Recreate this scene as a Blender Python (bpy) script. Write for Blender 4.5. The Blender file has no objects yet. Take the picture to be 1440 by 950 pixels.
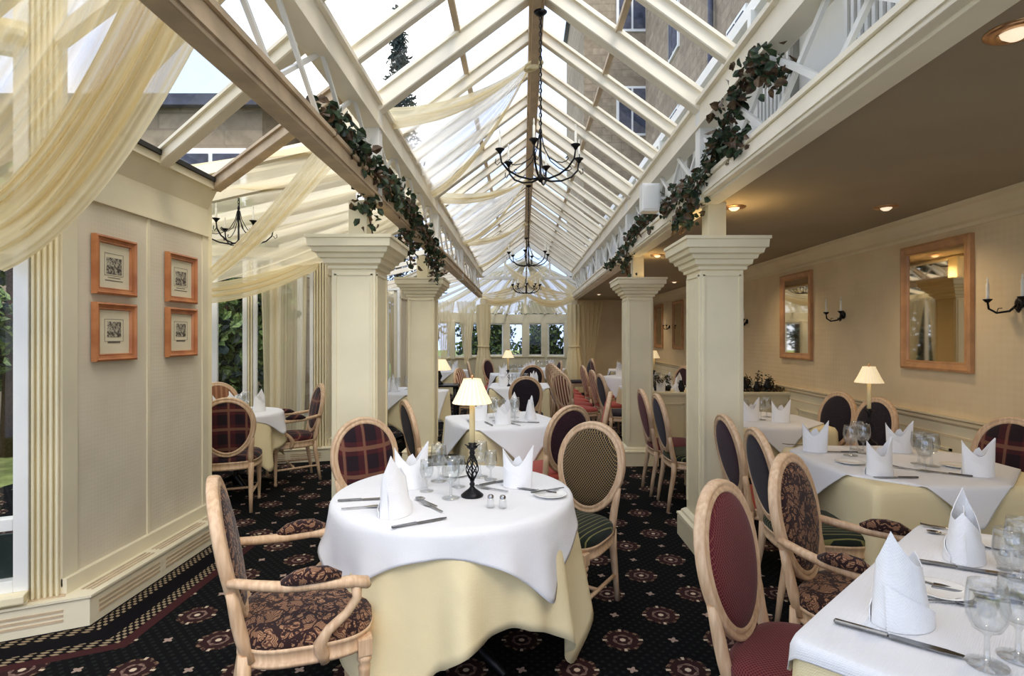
import bpy, bmesh, math, random
from math import pi, sin, cos, radians, sqrt, atan2, hypot
from mathutils import Vector, Matrix, noise
C = bpy.context.scene.collection
random.seed(7)
R = radians

# ------------------------------------------------------------------ node helpers
class X_:
    """tiny expression wrapper that writes Math nodes"""
    def __init__(s, nt, v): s.nt = nt; s.v = v
    def _op(s, op, *a):
        n = s.nt.nodes.new('ShaderNodeMath'); n.operation = op
        for i, q in enumerate((s,) + a):
            if isinstance(q, X_): q = q.v
            if isinstance(q, (int, float)): n.inputs[i].default_value = q
            else: s.nt.links.new(q, n.inputs[i])
        return X_(s.nt, n.outputs[0])
    def __add__(s, o): return s._op('ADD', o)
    def __sub__(s, o): return s._op('SUBTRACT', o)
    def __mul__(s, o): return s._op('MULTIPLY', o)
    def __truediv__(s, o): return s._op('DIVIDE', o)
    __radd__ = __add__; __rmul__ = __mul__
    def sin(s): return s._op('SINE')
    def abs(s): return s._op('ABSOLUTE')
    def frac(s): return s._op('FRACT')
    def floor(s): return s._op('FLOOR')
    def gt(s, o): return s._op('GREATER_THAN', o)
    def lt(s, o): return s._op('LESS_THAN', o)
    def mx(s, o): return s._op('MAXIMUM', o)
    def mn(s, o): return s._op('MINIMUM', o)
    def pow(s, o): return s._op('POWER', o)
    def sqrt(s): return s._op('SQRT')
    def mod(s, o): return s._op('MODULO', o)
    def atan2(s, o): return s._op('ARCTAN2', o)
    def ramp(s, a, b):
        n = s.nt.nodes.new('ShaderNodeMapRange'); n.interpolation_type = 'SMOOTHSTEP'
        s.nt.links.new(s.v, n.inputs[0]); n.inputs[1].default_value = a; n.inputs[2].default_value = b
        return X_(s.nt, n.outputs[0])

class Mat:
    def __init__(s, name):
        s.m = bpy.data.materials.new(name); s.m.use_nodes = True
        s.nt = s.m.node_tree; s.b = s.nt.nodes['Principled BSDF']; s.out = s.nt.nodes['Material Output']
    def new(s, t): return s.nt.nodes.new(t)
    def link(s, a, b): s.nt.links.new(a, b)
    def coords(s, kind='Object'):
        tc = s.new('ShaderNodeTexCoord'); sp = s.new('ShaderNodeSeparateXYZ'); s.link(tc.outputs[kind], sp.inputs[0])
        return tuple(X_(s.nt, sp.outputs[i]) for i in range(3)), tc.outputs[kind]
    def noise(s, scale, detail=3, vec=None, rough=.5):
        n = s.new('ShaderNodeTexNoise'); n.inputs['Scale'].default_value = scale; n.inputs['Detail'].default_value = detail
        n.inputs['Roughness'].default_value = rough
        if vec is not None: s.link(vec, n.inputs['Vector'])
        return X_(s.nt, n.outputs['Fac'])
    def mix(s, f, a, b):
        n = s.new('ShaderNodeMix'); n.data_type = 'RGBA'
        if isinstance(f, X_): s.link(f.v, n.inputs[0])
        else: n.inputs[0].default_value = f
        for i, q in ((6, a), (7, b)):
            if isinstance(q, tuple): n.inputs[i].default_value = (*q[:3], 1)
            else: s.link(q, n.inputs[i])
        return n.outputs[2]
    def bump(s, h, strength=.2, dist=.01):
        n = s.new('ShaderNodeBump'); n.inputs['Strength'].default_value = strength; n.inputs['Distance'].default_value = dist
        s.link(h.v, n.inputs['Height']); s.link(n.outputs[0], s.b.inputs['Normal'])
    def col(s, c):
        if isinstance(c, tuple): s.b.inputs['Base Color'].default_value = (*c[:3], 1)
        else: s.link(c, s.b.inputs['Base Color'])
    def set(s, rough=.5, metal=0, spec=.5, sheen=0):
        s.b.inputs['Roughness'].default_value = rough; s.b.inputs['Metallic'].default_value = metal
        s.b.inputs['Specular IOR Level'].default_value = spec
        if sheen: s.b.inputs['Sheen Weight'].default_value = sheen
        return s

def srgb(r, g, b):
    f = lambda c: (c/255/12.92) if c/255 <= .04045 else ((c/255+.055)/1.055)**2.4
    return (f(r), f(g), f(b))

def mottled(name, c, var=.08, scale=6, rough=.5, spec=.4, metal=0, bump=0, bscale=60):
    M = Mat(name); (_, _, _), v = M.coords()
    n = M.noise(scale, 4, v)
    d = tuple(q*(1-var*2) for q in c); l = tuple(min(1, q*(1+var)) for q in c)
    M.col(M.mix(n.ramp(.3, .7), d, l)); M.set(rough, metal, spec)
    if bump: M.bump(M.noise(bscale, 3, v), bump, .004)
    return M.m

MT = {}
CREAM = srgb(243, 231, 194)
MT['cream'] = mottled('cream_paint', CREAM, .03, 3, .38, .5)
MT['cream_dull'] = mottled('cream_paint_matt', srgb(236, 226, 196), .03, 3, .6, .3)
MT['beam'] = mottled('beam_paint', srgb(252, 243, 222), .04, 2, .45, .4)
MT['timber'] = mottled('limed_timber', srgb(205, 182, 150), .08, 8, .5, .4)
MT['white'] = mottled('white_paint', srgb(240, 240, 235), .02, 3, .35, .5)
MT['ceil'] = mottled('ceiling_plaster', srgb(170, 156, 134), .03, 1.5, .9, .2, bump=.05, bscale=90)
MT['cornice'] = mottled('cornice_plaster', srgb(230, 213, 178), .03, 2, .7, .3)
MT['black_iron'] = mottled('black_iron', (.012, .012, .014), .2, 30, .45, .5, .6)
MT['chrome'] = mottled('silver_plate', (.42, .42, .42), .1, 20, .22, .5, 1)
MT['steel_dark'] = mottled('cutlery_steel', (.25, .25, .25), .15, 20, .25, .5, 1)
MT['brass'] = mottled('brass', (.65, .38, .2), .1, 20, .3, .5, 1)
MT['bulb'] = mottled('bulb_glass', (.8, .75, .65), .05, 20, .15, .5)
MT['candle'] = mottled('candle_wax', srgb(247, 243, 228), .03, 8, .5, .4)
MT['cream_candle'] = mottled('cream_candle_wax', srgb(238, 216, 160), .04, 8, .5, .4)
MT['china'] = mottled('white_china', srgb(248, 247, 242), .01, 6, .12, .5)
MT['rubber'] = mottled('dark_rubber', (.05, .045, .04), .1, 9, .8, .2)  # plain dark material of the rebate strips at the aisle roof panes

def wallpaper(name, c, c2, sx=260, amp=.2):
    M = Mat(name); (x, y, z), v = M.coords()
    n = M.noise(3, 4, v); f = M.noise(220, 2, v)
    M.col(M.mix(n.ramp(.3, .75), c, c2)); M.set(.8, 0, .25)
    M.bump(f*.6 + ((z*sx).sin()*.2) + ((x+y)*sx).sin()*.2, amp, .003)
    return M.m
MT['linen'] = wallpaper('linen_panel', srgb(230, 220, 196), srgb(220, 209, 184))
MT['paper'] = wallpaper('cream_wallpaper', srgb(231, 210, 172), srgb(223, 201, 162), 120, .5)

# wood of the chairs
def chair_wood():
    M = Mat('limed_beech'); (x, y, z), v = M.coords()
    w = M.new('ShaderNodeTexNoise'); mp = M.new('ShaderNodeMapping'); M.link(v, mp.inputs[0]); mp.inputs['Scale'].default_value = (40, 40, 5)
    M.link(mp.outputs[0], w.inputs['Vector']); w.inputs['Scale'].default_value = 1.5; w.inputs['Detail'].default_value = 4
    M.col(M.mix(X_(M.nt, w.outputs['Fac']).ramp(.3, .75), srgb(202, 166, 130), srgb(226, 196, 160))); M.set(.42, 0, .45)
    return M.m
MT['wood'] = chair_wood()
def frame_wood():
    M = Mat('orange_pine'); (x, y, z), v = M.coords()
    M.col(M.mix(M.noise(9, 4, v).ramp(.3, .7), srgb(172, 104, 62), srgb(198, 132, 84))); M.set(.35, 0, .5); return M.m
MT['pine'] = frame_wood()
MT['oak_frame'] = mottled('pale_oak', srgb(196, 146, 100), .08, 9, .4, .45)

# fabrics: u across, v up the back and along the seat
def fabric(name, kind):
    M = Mat(name); (x, y, z), v = M.coords()
    u = x; w = y + z
    if kind == 'red':      # small gold lattice on claret
        a = ((u+w)*230).sin().abs(); b = ((u-w)*230).sin().abs()
        M.col(M.mix(a.mn(b).lt(.3), srgb(84, 20, 32), srgb(128, 70, 62)))
        M.bump(a.mn(b), .3, .003)
    elif kind == 'green':
        a = ((u+w)*190).sin().abs(); b = ((u-w)*190).sin().abs()
        M.col(M.mix(a.mn(b).lt(.34), srgb(24, 26, 24), srgb(150, 124, 84)))
        M.bump(a.mn(b), .3, .003)
    elif kind == 'stripegreen':
        a = (u*210).sin()
        M.col(M.mix(a.gt(.82), srgb(28, 36, 28), srgb(120, 116, 70)))
    elif kind == 'plaid':
        a = (u*46+.8).sin().gt(.93).mx((w*46).sin().gt(.9)); b = (u*46).sin().gt(.1)._op('MULTIPLY', .5) + (w*46).sin().gt(.1)*.5
        c = M.mix(b, srgb(36, 24, 30), srgb(84, 34, 36))
        M.col(M.mix(a*.5, c, srgb(150, 110, 84)))
    elif kind == 'brocade':
        nz = M.new('ShaderNodeTexNoise'); nz.inputs['Scale'].default_value = 11; M.link(v, nz.inputs['Vector'])
        mixv = M.new('ShaderNodeMix'); mixv.data_type = 'VECTOR'; mixv.inputs[0].default_value = .13
        M.link(v, mixv.inputs[4]); M.link(nz.outputs['Color'], mixv.inputs[5])
        vo = M.new('ShaderNodeTexVoronoi'); vo.feature = 'DISTANCE_TO_EDGE'; vo.inputs['Scale'].default_value = 15; M.link(mixv.outputs[1], vo.inputs['Vector'])
        v1 = M.new('ShaderNodeTexVoronoi'); v1.inputs['Scale'].default_value = 15; M.link(mixv.outputs[1], v1.inputs['Vector'])
        d = X_(M.nt, vo.outputs['Distance']); r = X_(M.nt, v1.outputs['Distance'])
        petals = (r*75).sin().ramp(-.3, .6)
        c = M.mix(petals, srgb(92, 60, 46), srgb(160, 122, 92))
        sw = (M.noise(19, 4, v)-.5).abs().lt(.03)
        M.col(M.mix(d.lt(.06).mx(sw), c, srgb(44, 26, 26)))
        M.bump(d, .4, .003)
    elif kind == 'plum':
        M.col(M.mix(M.noise(120, 2, v).ramp(.4, .7), srgb(48, 26, 36), srgb(70, 40, 50)))
    elif kind == 'black':
        M.col(M.mix(M.noise(150, 2, v).ramp(.4, .7), srgb(32, 26, 32), srgb(54, 44, 52)))
    elif kind == 'rust':
        a = ((u+w)*260).sin().abs()
        M.col(M.mix(a.lt(.3), srgb(168, 72, 60), srgb(190, 108, 92)))
    elif kind == 'brown':
        M.col(M.mix((u*120).sin().gt(.3), srgb(128, 84, 58), srgb(156, 112, 80)))
    elif kind == 'stripe':
        a = (u*95).sin()
        c = M.mix(a.gt(.1), srgb(120, 54, 50), srgb(224, 196, 160)); M.col(c)
    M.set(.85, 0, .2, .1)
    return M.m
for k in ('red', 'green', 'stripegreen', 'plaid', 'brocade', 'plum', 'black', 'rust', 'brown', 'stripe'):
    MT['f_'+k] = fabric(k+'_upholstery', k)

def clothmat(name, c, tr=.0):
    M = Mat(name); (x, y, z), v = M.coords()
    M.col(M.mix(M.noise(5, 3, v), tuple(q*.96 for q in c), c)); M.set(.75, 0, .25)
    M.bump(((x*900).sin()*((y+z)*900).sin())*.3 + M.noise(9, 3, v)*3, .28, .008)
    return M.m
MT['white_cloth'] = clothmat('white_linen', srgb(241, 241, 242))
MT['yellow_cloth'] = clothmat('pale_gold_linen', srgb(244, 228, 182))
MT['napkin'] = clothmat('starched_napkin', srgb(250, 250, 250))

def sheer(name, c, alpha, trans=.5):
    m = bpy.data.materials.new(name); m.use_nodes = True; nt = m.node_tree; nt.nodes.clear()
    o = nt.nodes.new('ShaderNodeOutputMaterial'); t = nt.nodes.new('ShaderNodeBsdfTransparent')
    d = nt.nodes.new('ShaderNodeBsdfDiffuse'); l = nt.nodes.new('ShaderNodeBsdfTranslucent')
    d.inputs[0].default_value = (*c, 1); l.inputs[0].default_value = (*c, 1)
    m1 = nt.nodes.new('ShaderNodeMixShader'); m1.inputs[0].default_value = trans
    m2 = nt.nodes.new('ShaderNodeMixShader')
    uv = nt.nodes.new('ShaderNodeTexCoord'); sp = nt.nodes.new('ShaderNodeSeparateXYZ'); nt.links.new(uv.outputs['UV'], sp.inputs[0])
    u = X_(nt, sp.outputs[0]); vv = X_(nt, sp.outputs[1])
    nz = nt.nodes.new('ShaderNodeTexNoise'); nz.noise_dimensions = '1D'; nz.inputs['Scale'].default_value = 14; nz.inputs['Detail'].default_value = 3
    nt.links.new((u + vv*.03).v, nz.inputs['W'])
    f = X_(nt, nz.outputs[0]).ramp(.3, .75)*.24 + (alpha-.10)
    hem = (u.lt(.035)).mx(u.gt(.965))*.3
    nt.links.new((f+hem).mn(.97).v, m2.inputs[0])
    nt.links.new(d.outputs[0], m1.inputs[1]); nt.links.new(l.outputs[0], m1.inputs[2])
    nt.links.new(t.outputs[0], m2.inputs[1]); nt.links.new(m1.outputs[0], m2.inputs[2]); nt.links.new(m2.outputs[0], o.inputs[0])
    return m
GOLD = srgb(252, 238, 200)
MT['sheer'] = sheer('cream_voile', GOLD, .62, .6)
MT['sheer_thin'] = sheer('thin_cream_voile', srgb(252, 248, 236), .40, .65)
MT['sheer_roof'] = sheer('roof_voile', srgb(252, 250, 244), .60, .65)
MT['sheer_dense'] = sheer('gathered_cream_voile', srgb(252, 238, 198), .86, .55)

def glassmat(name, tint=(1, 1, 1), gl=.08, rough=.02, tcol=None):
    m = bpy.data.materials.new(name); m.use_nodes = True; nt = m.node_tree; nt.nodes.clear()
    o = nt.nodes.new('ShaderNodeOutputMaterial'); t = nt.nodes.new('ShaderNodeBsdfTransparent'); t.inputs[0].default_value = (*tint, 1)
    g = nt.nodes.new('ShaderNodeBsdfGlossy'); g.inputs['Roughness'].default_value = rough
    lw = nt.nodes.new('ShaderNodeLayerWeight'); lw.inputs[0].default_value = .5
    f = X_(nt, lw.outputs['Facing']).pow(3)*gl*3.5 + gl
    mx = nt.nodes.new('ShaderNodeMixShader'); nt.links.new(f.mn(.9).v, mx.inputs[0])
    nt.links.new(t.outputs[0], mx.inputs[1]); nt.links.new(g.outputs[0], mx.inputs[2]); nt.links.new(mx.outputs[0], o.inputs[0])
    return m
MT['pane'] = glassmat('window_glass', (.97, .99, .99), .03)
MT['goblet'] = glassmat('clear_glassware', (.955, .965, .965), .13)
M_ = Mat('mirror_silver'); M_.col((.80, .68, .50)); M_.set(.03, 1); MT['mirror'] = M_.m

def shade_mat():
    M = Mat('pleated_shade'); (x, y, z), v = M.coords()
    M.col(M.mix((x.atan2(y)*22).sin().ramp(-1, 1), srgb(244, 226, 190), srgb(255, 244, 218))); M.set(.8, 0, .2)
    M.b.inputs['Emission Color'].default_value = (*srgb(255, 226, 170), 1); M.b.inputs['Emission Strength'].default_value = .28
    return M.m
MT['shade'] = shade_mat()

def leafmat(name, a, b):
    M = Mat(name); (x, y, z), v = M.coords('Object')
    M.col(M.mix(M.noise(35, 2, v).ramp(.35, .65), a, b)); M.set(.5, 0, .4); return M.m
MT['leaf'] = leafmat('ivy_leaf', srgb(26, 42, 26), srgb(64, 82, 52))
MT['leaf_dry'] = leafmat('dried_leaf', srgb(66, 48, 34), srgb(110, 88, 62))
MT['leaf_out'] = leafmat('garden_leaf', srgb(70, 96, 56), srgb(128, 150, 86))
MT['leaf_fir'] = leafmat('fir_leaf', srgb(34, 50, 50), srgb(66, 84, 80))
MT['stem'] = mottled('brown_stem', srgb(84, 62, 44), .2, 30, .8, .2)

def carpet():
    M = Mat('black_patterned_carpet'); (x, y, z), v = M.coords()
    # square lattice turned 45 degrees, one medallion every half metre
    gx = (x - .745)/.25; gy = (y - 3.03)/.25
    p = (gx+gy)*.5; q = (gx-gy)*.5          # integer at medallions
    fp = (p+.5).frac() - .5; fq = (q+.5).frac() - .5
    dx = (fp+fq)*.25; dy = (fp-fq)*.25
    r = (dx*dx + dy*dy).sqrt(); th = dy.atan2(dx)
    wob = r + (th*8).sin()*.004
    # midpoints (small flower sprigs)
    fp2 = p.frac() - .5; fq2 = q.frac() - .5     # centre at half,half
    dx2 = (fp2+fq2)*.25; dy2 = (fp2-fq2)*.25; r2 = (dx2*dx2 + dy2*dy2).sqrt()
    dots = ((x+y)*115).sin().mn(((x-y)*115).sin()).gt(.25)
    c = M.mix(dots*.55, srgb(10, 10, 12), srgb(40, 44, 40))
    ground = srgb(64, 24, 26); gold = srgb(168, 140, 110); pale = srgb(206, 186, 160)
    c = M.mix(wob.lt(.094), c, srgb(50, 30, 30))
    mot = M.noise(70, 3, v).ramp(.35, .65)
    rim = wob.gt(.078)*wob.lt(.094)*((th*12).sin().gt(-.2))
    c = M.mix(rim*.5*mot, c, gold)
    studs = r.gt(.078)*r.lt(.1)*((th*4).sin().abs().lt(.32))*((th*2).sin().abs().lt(.4))
    c = M.mix(studs*.9, c, pale)
    petals = r.lt(.062)*((th*6).sin()*.5 + (r*190).sin()).gt(.25)
    c = M.mix(petals*.8*(mot*.6+.3), c, srgb(156, 128, 114))
    c = M.mix(r.lt(.014), c, pale)
    sprig = (r2 + ((dy2.atan2(dx2)*4).sin()*.006)).lt(.019)
    c = M.mix(sprig*.8, c, srgb(180, 156, 140))
    # border along the left skirting
    d1 = x + 2.25; k = .5
    nrm = 1/sqrt(1+k*k)
    d2 = ((x+2.25)*k - (y-2.92))*nrm
    d = d1.mx(d2)
    inb = d.lt(.33)*y.lt(4.27)
    along = y + x*.3
    bd = M.mix(((along*140).sin()*((d*150).sin())).gt(.15)*.8, srgb(16, 12, 14), srgb(170, 150, 120))
    stripe1 = d.lt(.085)*d.gt(.015); stripe2 = d.gt(.2)*d.lt(.27)
    bc = M.mix(stripe1.mx(stripe2), srgb(12, 10, 14), bd)
    bc = M.mix((d.gt(.27))*.8, bc, srgb(70, 36, 36))
    c = M.mix(inb, c, bc)
    M.col(c); M.set(.95, 0, .1)
    M.bump(M.noise(500, 2, v), .4, .004)
    return M.m
MT['carpet'] = carpet()

def stone(name, c1, c2, sc=(1, 1, 1)):
    M = Mat(name); (x, y, z), v = M.coords()
    b = M.new('ShaderNodeTexBrick'); mp = M.new('ShaderNodeMapping'); mp.inputs['Rotation'].default_value = sc
    M.link(v, mp.inputs[0]); M.link(mp.outputs[0], b.inputs['Vector'])
    b.inputs['Scale'].default_value = 1.0; b.inputs['Brick Width'].default_value = .75; b.inputs['Row Height'].default_value = .28; b.inputs['Mortar Size'].default_value = .02
    b.inputs['Color1'].default_value = (*c1, 1); b.inputs['Color2'].default_value = (*c2, 1); b.inputs['Mortar'].default_value = (*[q*.7 for q in c1], 1)
    M.col(M.mix(M.noise(5, 5, v).ramp(.3, .75)*.6, b.outputs['Color'], tuple(q*.45 for q in c1))); M.set(.9, 0, .2)
    M.bump(M.noise(6, 5, v), .5, .03)
    return M.m
MT['stone'] = stone('weathered_stone', srgb(176, 160, 138), srgb(150, 136, 118), (0, R(90), R(90)))
MT['stone2'] = stone('house_stone', srgb(172, 156, 132), srgb(150, 134, 112), (R(90), 0, 0))
MT['slate'] = mottled('slate', srgb(70, 74, 90), .2, 5, .6, .4)
MT['lawn'] = mottled('lawn', srgb(128, 140, 84), .2, 4, .95, .1, bump=.5, bscale=40)
MT['deck'] = mottled('dark_green_panel', srgb(26, 40, 34), .2, 5, .5, .4)
MT['louvre_grey'] = mottled('grey_louvre', srgb(150, 148, 140), .05, 5, .5, .4)
def engraving():
    M = Mat('engraving_print'); (x, y, z), v = M.coords()
    n = M.noise(60, 5, v, .7)
    M.col(M.mix(n.ramp(.42, .6), srgb(70, 62, 54), srgb(200, 192, 170))); M.set(.6, 0, .3); return M.m
MT['engrave'] = engraving()
MT['mount'] = mottled('cream_mount', srgb(232, 222, 192), .02, 6, .7, .2)
MT['ink'] = mottled('grey_ink', srgb(120, 112, 98), .1, 60, .7, .2)

# ------------------------------------------------------------------ mesh helpers
def BM(): return bmesh.new()
def box(bm, x0, x1, y0, y1, z0, z1, bev=0, mi=0):
    t = bmesh.new()
    bmesh.ops.create_cube(t, size=1, matrix=Matrix.Translation(((x0+x1)/2, (y0+y1)/2, (z0+z1)/2)) @ Matrix.Diagonal((abs(x1-x0), abs(y1-y0), abs(z1-z0), 1)))
    if bev: bmesh.ops.bevel(t, geom=t.edges[:], offset=bev, segments=2, affect='EDGES', profile=.6)
    for f in t.faces: f.material_index = mi
    merge(bm, t)
def merge(bm, t, mat=None):
    if mat is not None: t.transform(mat)
    me = bpy.data.meshes.new('tmp'); t.to_mesh(me); bm.from_mesh(me); bpy.data.meshes.remove(me); t.free()
def beam(bm, a, b, w, h, up=(0, 0, 1), bev=0, mi=0):
    """square bar from a to b, w across, h along up"""
    a = Vector(a); b = Vector(b); d = b-a; L = d.length
    if L < 1e-6: return
    z = d.normalized(); u = Vector(up); x = u.cross(z)
    if x.length < 1e-4: x = Vector((1, 0, 0)).cross(z)
    x.normalize(); y = z.cross(x)
    m = Matrix(((x.x, y.x, z.x, 0), (x.y, y.y, z.y, 0), (x.z, y.z, z.z, 0), (0, 0, 0, 1)))
    t = bmesh.new(); bmesh.ops.create_cube(t, size=1, matrix=Matrix.Diagonal((w, h, L, 1)))
    if bev: bmesh.ops.bevel(t, geom=t.edges[:], offset=bev, segments=1, affect='EDGES')
    for f in t.faces: f.material_index = mi
    merge(bm, t, Matrix.Translation((a+b)/2) @ m)
def tube(bm, pts, rad, n=8, ry=None, closed=False, mi=0, cap=True):
    """swept tube; rad a number or list; ry = ratio of second radius"""
    P = [Vector(p) for p in pts]; N = len(P)
    rr = rad if isinstance(rad, (list, tuple)) else [rad]*N
    rings = []; prev = None
    for i in range(N):
        if closed: t = P[(i+1) % N]-P[i-1]
        else: t = P[min(i+1, N-1)]-P[max(i-1, 0)]
        if t.length < 1e-9: t = Vector((0, 0, 1))
        t.normalize()
        if prev is None:
            a = Vector((0, 1, 0)) if abs(t.y) < .9 else Vector((1, 0, 0))
        else: a = prev
        a = (a - t*a.dot(t)); a.normalize(); prev = a
        b = t.cross(a)
        k = ry if ry else 1
        rings.append([bm.verts.new(P[i] + a*cos(2*pi*j/n)*rr[i]*k + b*sin(2*pi*j/n)*rr[i]) for j in range(n)])
    for i in range(N if closed else N-1):
        A = rings[i]; B = rings[(i+1) % N]
        for j in range(n):
            f = bm.faces.new((A[j], A[(j+1) % n], B[(j+1) % n], B[j])); f.smooth = True; f.material_index = mi
    if not closed and cap:
        for A in (rings[0][::-1], rings[-1]):
            f = bm.faces.new(A); f.material_index = mi
def lathe(bm, prof, n=16, at=(0, 0, 0), mi=0, mat=None):
    t = bmesh.new(); rings = []
    for r, z in prof:
        if r < 1e-5: rings.append([t.verts.new((0, 0, z))])
        else: rings.append([t.verts.new((r*cos(2*pi*j/n), r*sin(2*pi*j/n), z)) for j in range(n)])
    for A, B in zip(rings, rings[1:]):
        for j in range(n):
            k = (j+1) % n
            if len(A) == 1 and len(B) == 1: continue
            if len(A) == 1: f = t.faces.new((A[0], B[k], B[j]))
            elif len(B) == 1: f = t.faces.new((A[j], A[k], B[0]))
            else: f = t.faces.new((A[j], A[k], B[k], B[j]))
            f.smooth = True; f.material_index = mi
    m = Matrix.Translation(at)
    if mat is not None: m = m @ mat
    merge(bm, t, m)
def prism(bm, pts, z0, z1, mi=0):
    a = [bm.verts.new((x, y, z0)) for x, y in pts]; b = [bm.verts.new((x, y, z1)) for x, y in pts]
    n = len(pts)
    fs = [bm.faces.new(a[::-1]), bm.faces.new(b)] + [bm.faces.new((a[i], a[(i+1) % n], b[(i+1) % n], b[i])) for i in range(n)]
    for f in fs: f.material_index = mi
def sweep_x(bm, prof, path, mi=0):
    """profile [(out, z)] swept along a horizontal polyline, out = to the left of travel"""
    rows = []
    P = [Vector((p[0], p[1])) for p in path]
    for i, p in enumerate(P):
        if i == 0: d = P[1]-P[0]; d.normalize(); nn = Vector((-d.y, d.x)); k = 1
        elif i == len(P)-1: d = P[-1]-P[-2]; d.normalize(); nn = Vector((-d.y, d.x)); k = 1
        else:
            d1 = (P[i]-P[i-1]).normalized(); d2 = (P[i+1]-P[i]).normalized()
            nn = Vector((-d1.y-d2.y, d1.x+d2.x)).normalized(); k = 1/max(.3, nn.dot(Vector((-d1.y, d1.x))))
        rows.append([bm.verts.new((p.x+nn.x*o*k, p.y+nn.y*o*k, z)) for o, z in prof])
    for A, B in zip(rows, rows[1:]):
        for j in range(len(prof)-1):
            f = bm.faces.new((A[j], A[j+1], B[j+1], B[j])); f.material_index = mi
    for A in (rows[0], rows[-1][::-1]):
        try: bm.faces.new(A).material_index = mi
        except Exception: pass
def obj(name, bm, mats, parent=None, smooth=False, fix=True):
    if fix: bmesh.ops.recalc_face_normals(bm, faces=bm.faces[:])
    me = bpy.data.meshes.new(name); bm.to_mesh(me); bm.free()
    for m in (mats if isinstance(mats, (list, tuple)) else [mats]): me.materials.append(MT[m] if isinstance(m, str) else m)
    if smooth:
        for p in me.polygons: p.use_smooth = True
    o = bpy.data.objects.new(name, me); C.objects.link(o)
    if parent: o.parent = parent
    return o
def empty(name, loc=(0, 0, 0), rz=0):
    o = bpy.data.objects.new(name, None); o.empty_display_size = .1; C.objects.link(o); o.location = loc; o.rotation_euler = (0, 0, rz); return o
def tag(o, label, cat, group=None, kind=None):
    o['label'] = label; o['category'] = cat
    if group: o['group'] = group
    if kind: o['kind'] = kind
    return o
def thing(name, label, cat, loc=(0, 0, 0), rz=0, group=None): return tag(empty(name, loc, rz), label, cat, group)
def struct(o, label=None):
    o['kind'] = 'structure'
    return o
def shade_auto(o): return o
def copy_tree(o, loc=None, rz=None, label=None, group=None, parent=None, scale=None):
    c = o.copy(); C.objects.link(c)
    if parent: c.parent = parent
    if loc is not None: c.location = loc
    if rz is not None: c.rotation_euler = (0, 0, rz)
    if scale is not None: c.scale = scale
    if label: c['label'] = label
    if group: c['group'] = group
    for ch in list(o.children): copy_tree(ch, parent=c)
    return c
def lerp(a, b, t): return a + (b-a)*t
# photograph scale: 790 px focal length, eye 1.5 m above the carpet
F = 790.0
def at(px, py, z):
    """point on the horizontal plane z seen at this pixel (used for table tops and floor)"""
    y = F*(1.5-z)/(py-473); return ((px-735)*y/F, y)
# ------------------------------------------------------------------ camera
cam = bpy.data.cameras.new('camera'); co = bpy.data.objects.new('camera', cam); C.objects.link(co)
co.location = (0, 0, 1.5); co.rotation_euler = (R(90), 0, 0); cam.sensor_width = 36; cam.lens = F/1440*36
cam.shift_x = -15/1440; cam.shift_y = -2/1440; cam.clip_end = 200
bpy.context.scene.camera = co
XL, XR = -1.05, 1.28          # the two beams of the nave
ZB, ZP = 2.46, 3.06           # underside beam, plate
XM, ZR = .10, 3.93            # ridge
WL, WR = -2.40, 3.30          # aisle walls
END = 14.5

# ------------------------------------------------------------------ floor
b = BM(); box(b, -5.2, 3.4, -2.5, 20, -.06, 0); struct(obj('floor', b, 'carpet'))
b = BM(); box(b, -40, 40, -6, 70, -.3, -.2); tag(obj('lawn', b, 'lawn'), 'green lawn of the garden outside the bay windows', 'lawn', kind='structure')

# ------------------------------------------------------------------ right aisle: wall, ceiling, cornice, dado
b = BM(); box(b, WR, WR+.15, -2.5, 15.2, 0, 2.75); struct(obj('wall_right', b, 'paper'))
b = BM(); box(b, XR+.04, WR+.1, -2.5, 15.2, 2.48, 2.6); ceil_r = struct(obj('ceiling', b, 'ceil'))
b = BM()
sweep_x(b, [(0, 2.31), (.012, 2.31), (.02, 2.335), (.05, 2.35), (.085, 2.39), (.11, 2.44), (.13, 2.45), (.135, 2.48), (0, 2.48)], [(WR, -2.5), (WR, 15.1)])
struct(obj('trim_1', b, 'cornice'))
b = BM()
sweep_x(b, [(0, .82), (.015, .82), (.03, .84), (.028, .86), (.045, .875), (.045, .89), (0, .89)], [(WR, -2.5), (WR, 15.1)])
sweep_x(b, [(0, .72), (.015, .725), (.015, .745), (0, .75)], [(WR, -2.5), (WR, 15.1)])
struct(obj('trim_2', b, 'cornice'))
b = BM()
box(b, WR-.012, WR, -2.5, 15.1, 0, .82)
y = -2.2
while y < 15:
    for (y0, y1, z0, z1) in ((y, y+1.1, .62, .64), (y, y+1.1, .2, .22), (y, y+.02, .2, .64), (y+1.08, y+1.1, .2, .64)):
        box(b, WR-.025, WR-.01, y0, y1, z0, z1)
    y += 1.3
struct(obj('trim_3', b, 'cream_dull'))
b = BM(); sweep_x(b, [(0, 0), (.03, 0), (.03, .12), (.02, .15), (0, .16)], [(WR, -2.5), (WR, 15.1)]); struct(obj('baseboard_right', b, 'cream'))
b = BM(); box(b, XR+.1, WR+.1, 15.1, 15.25, 0, 2.6); struct(obj('wall_back', b, 'paper'))

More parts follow.
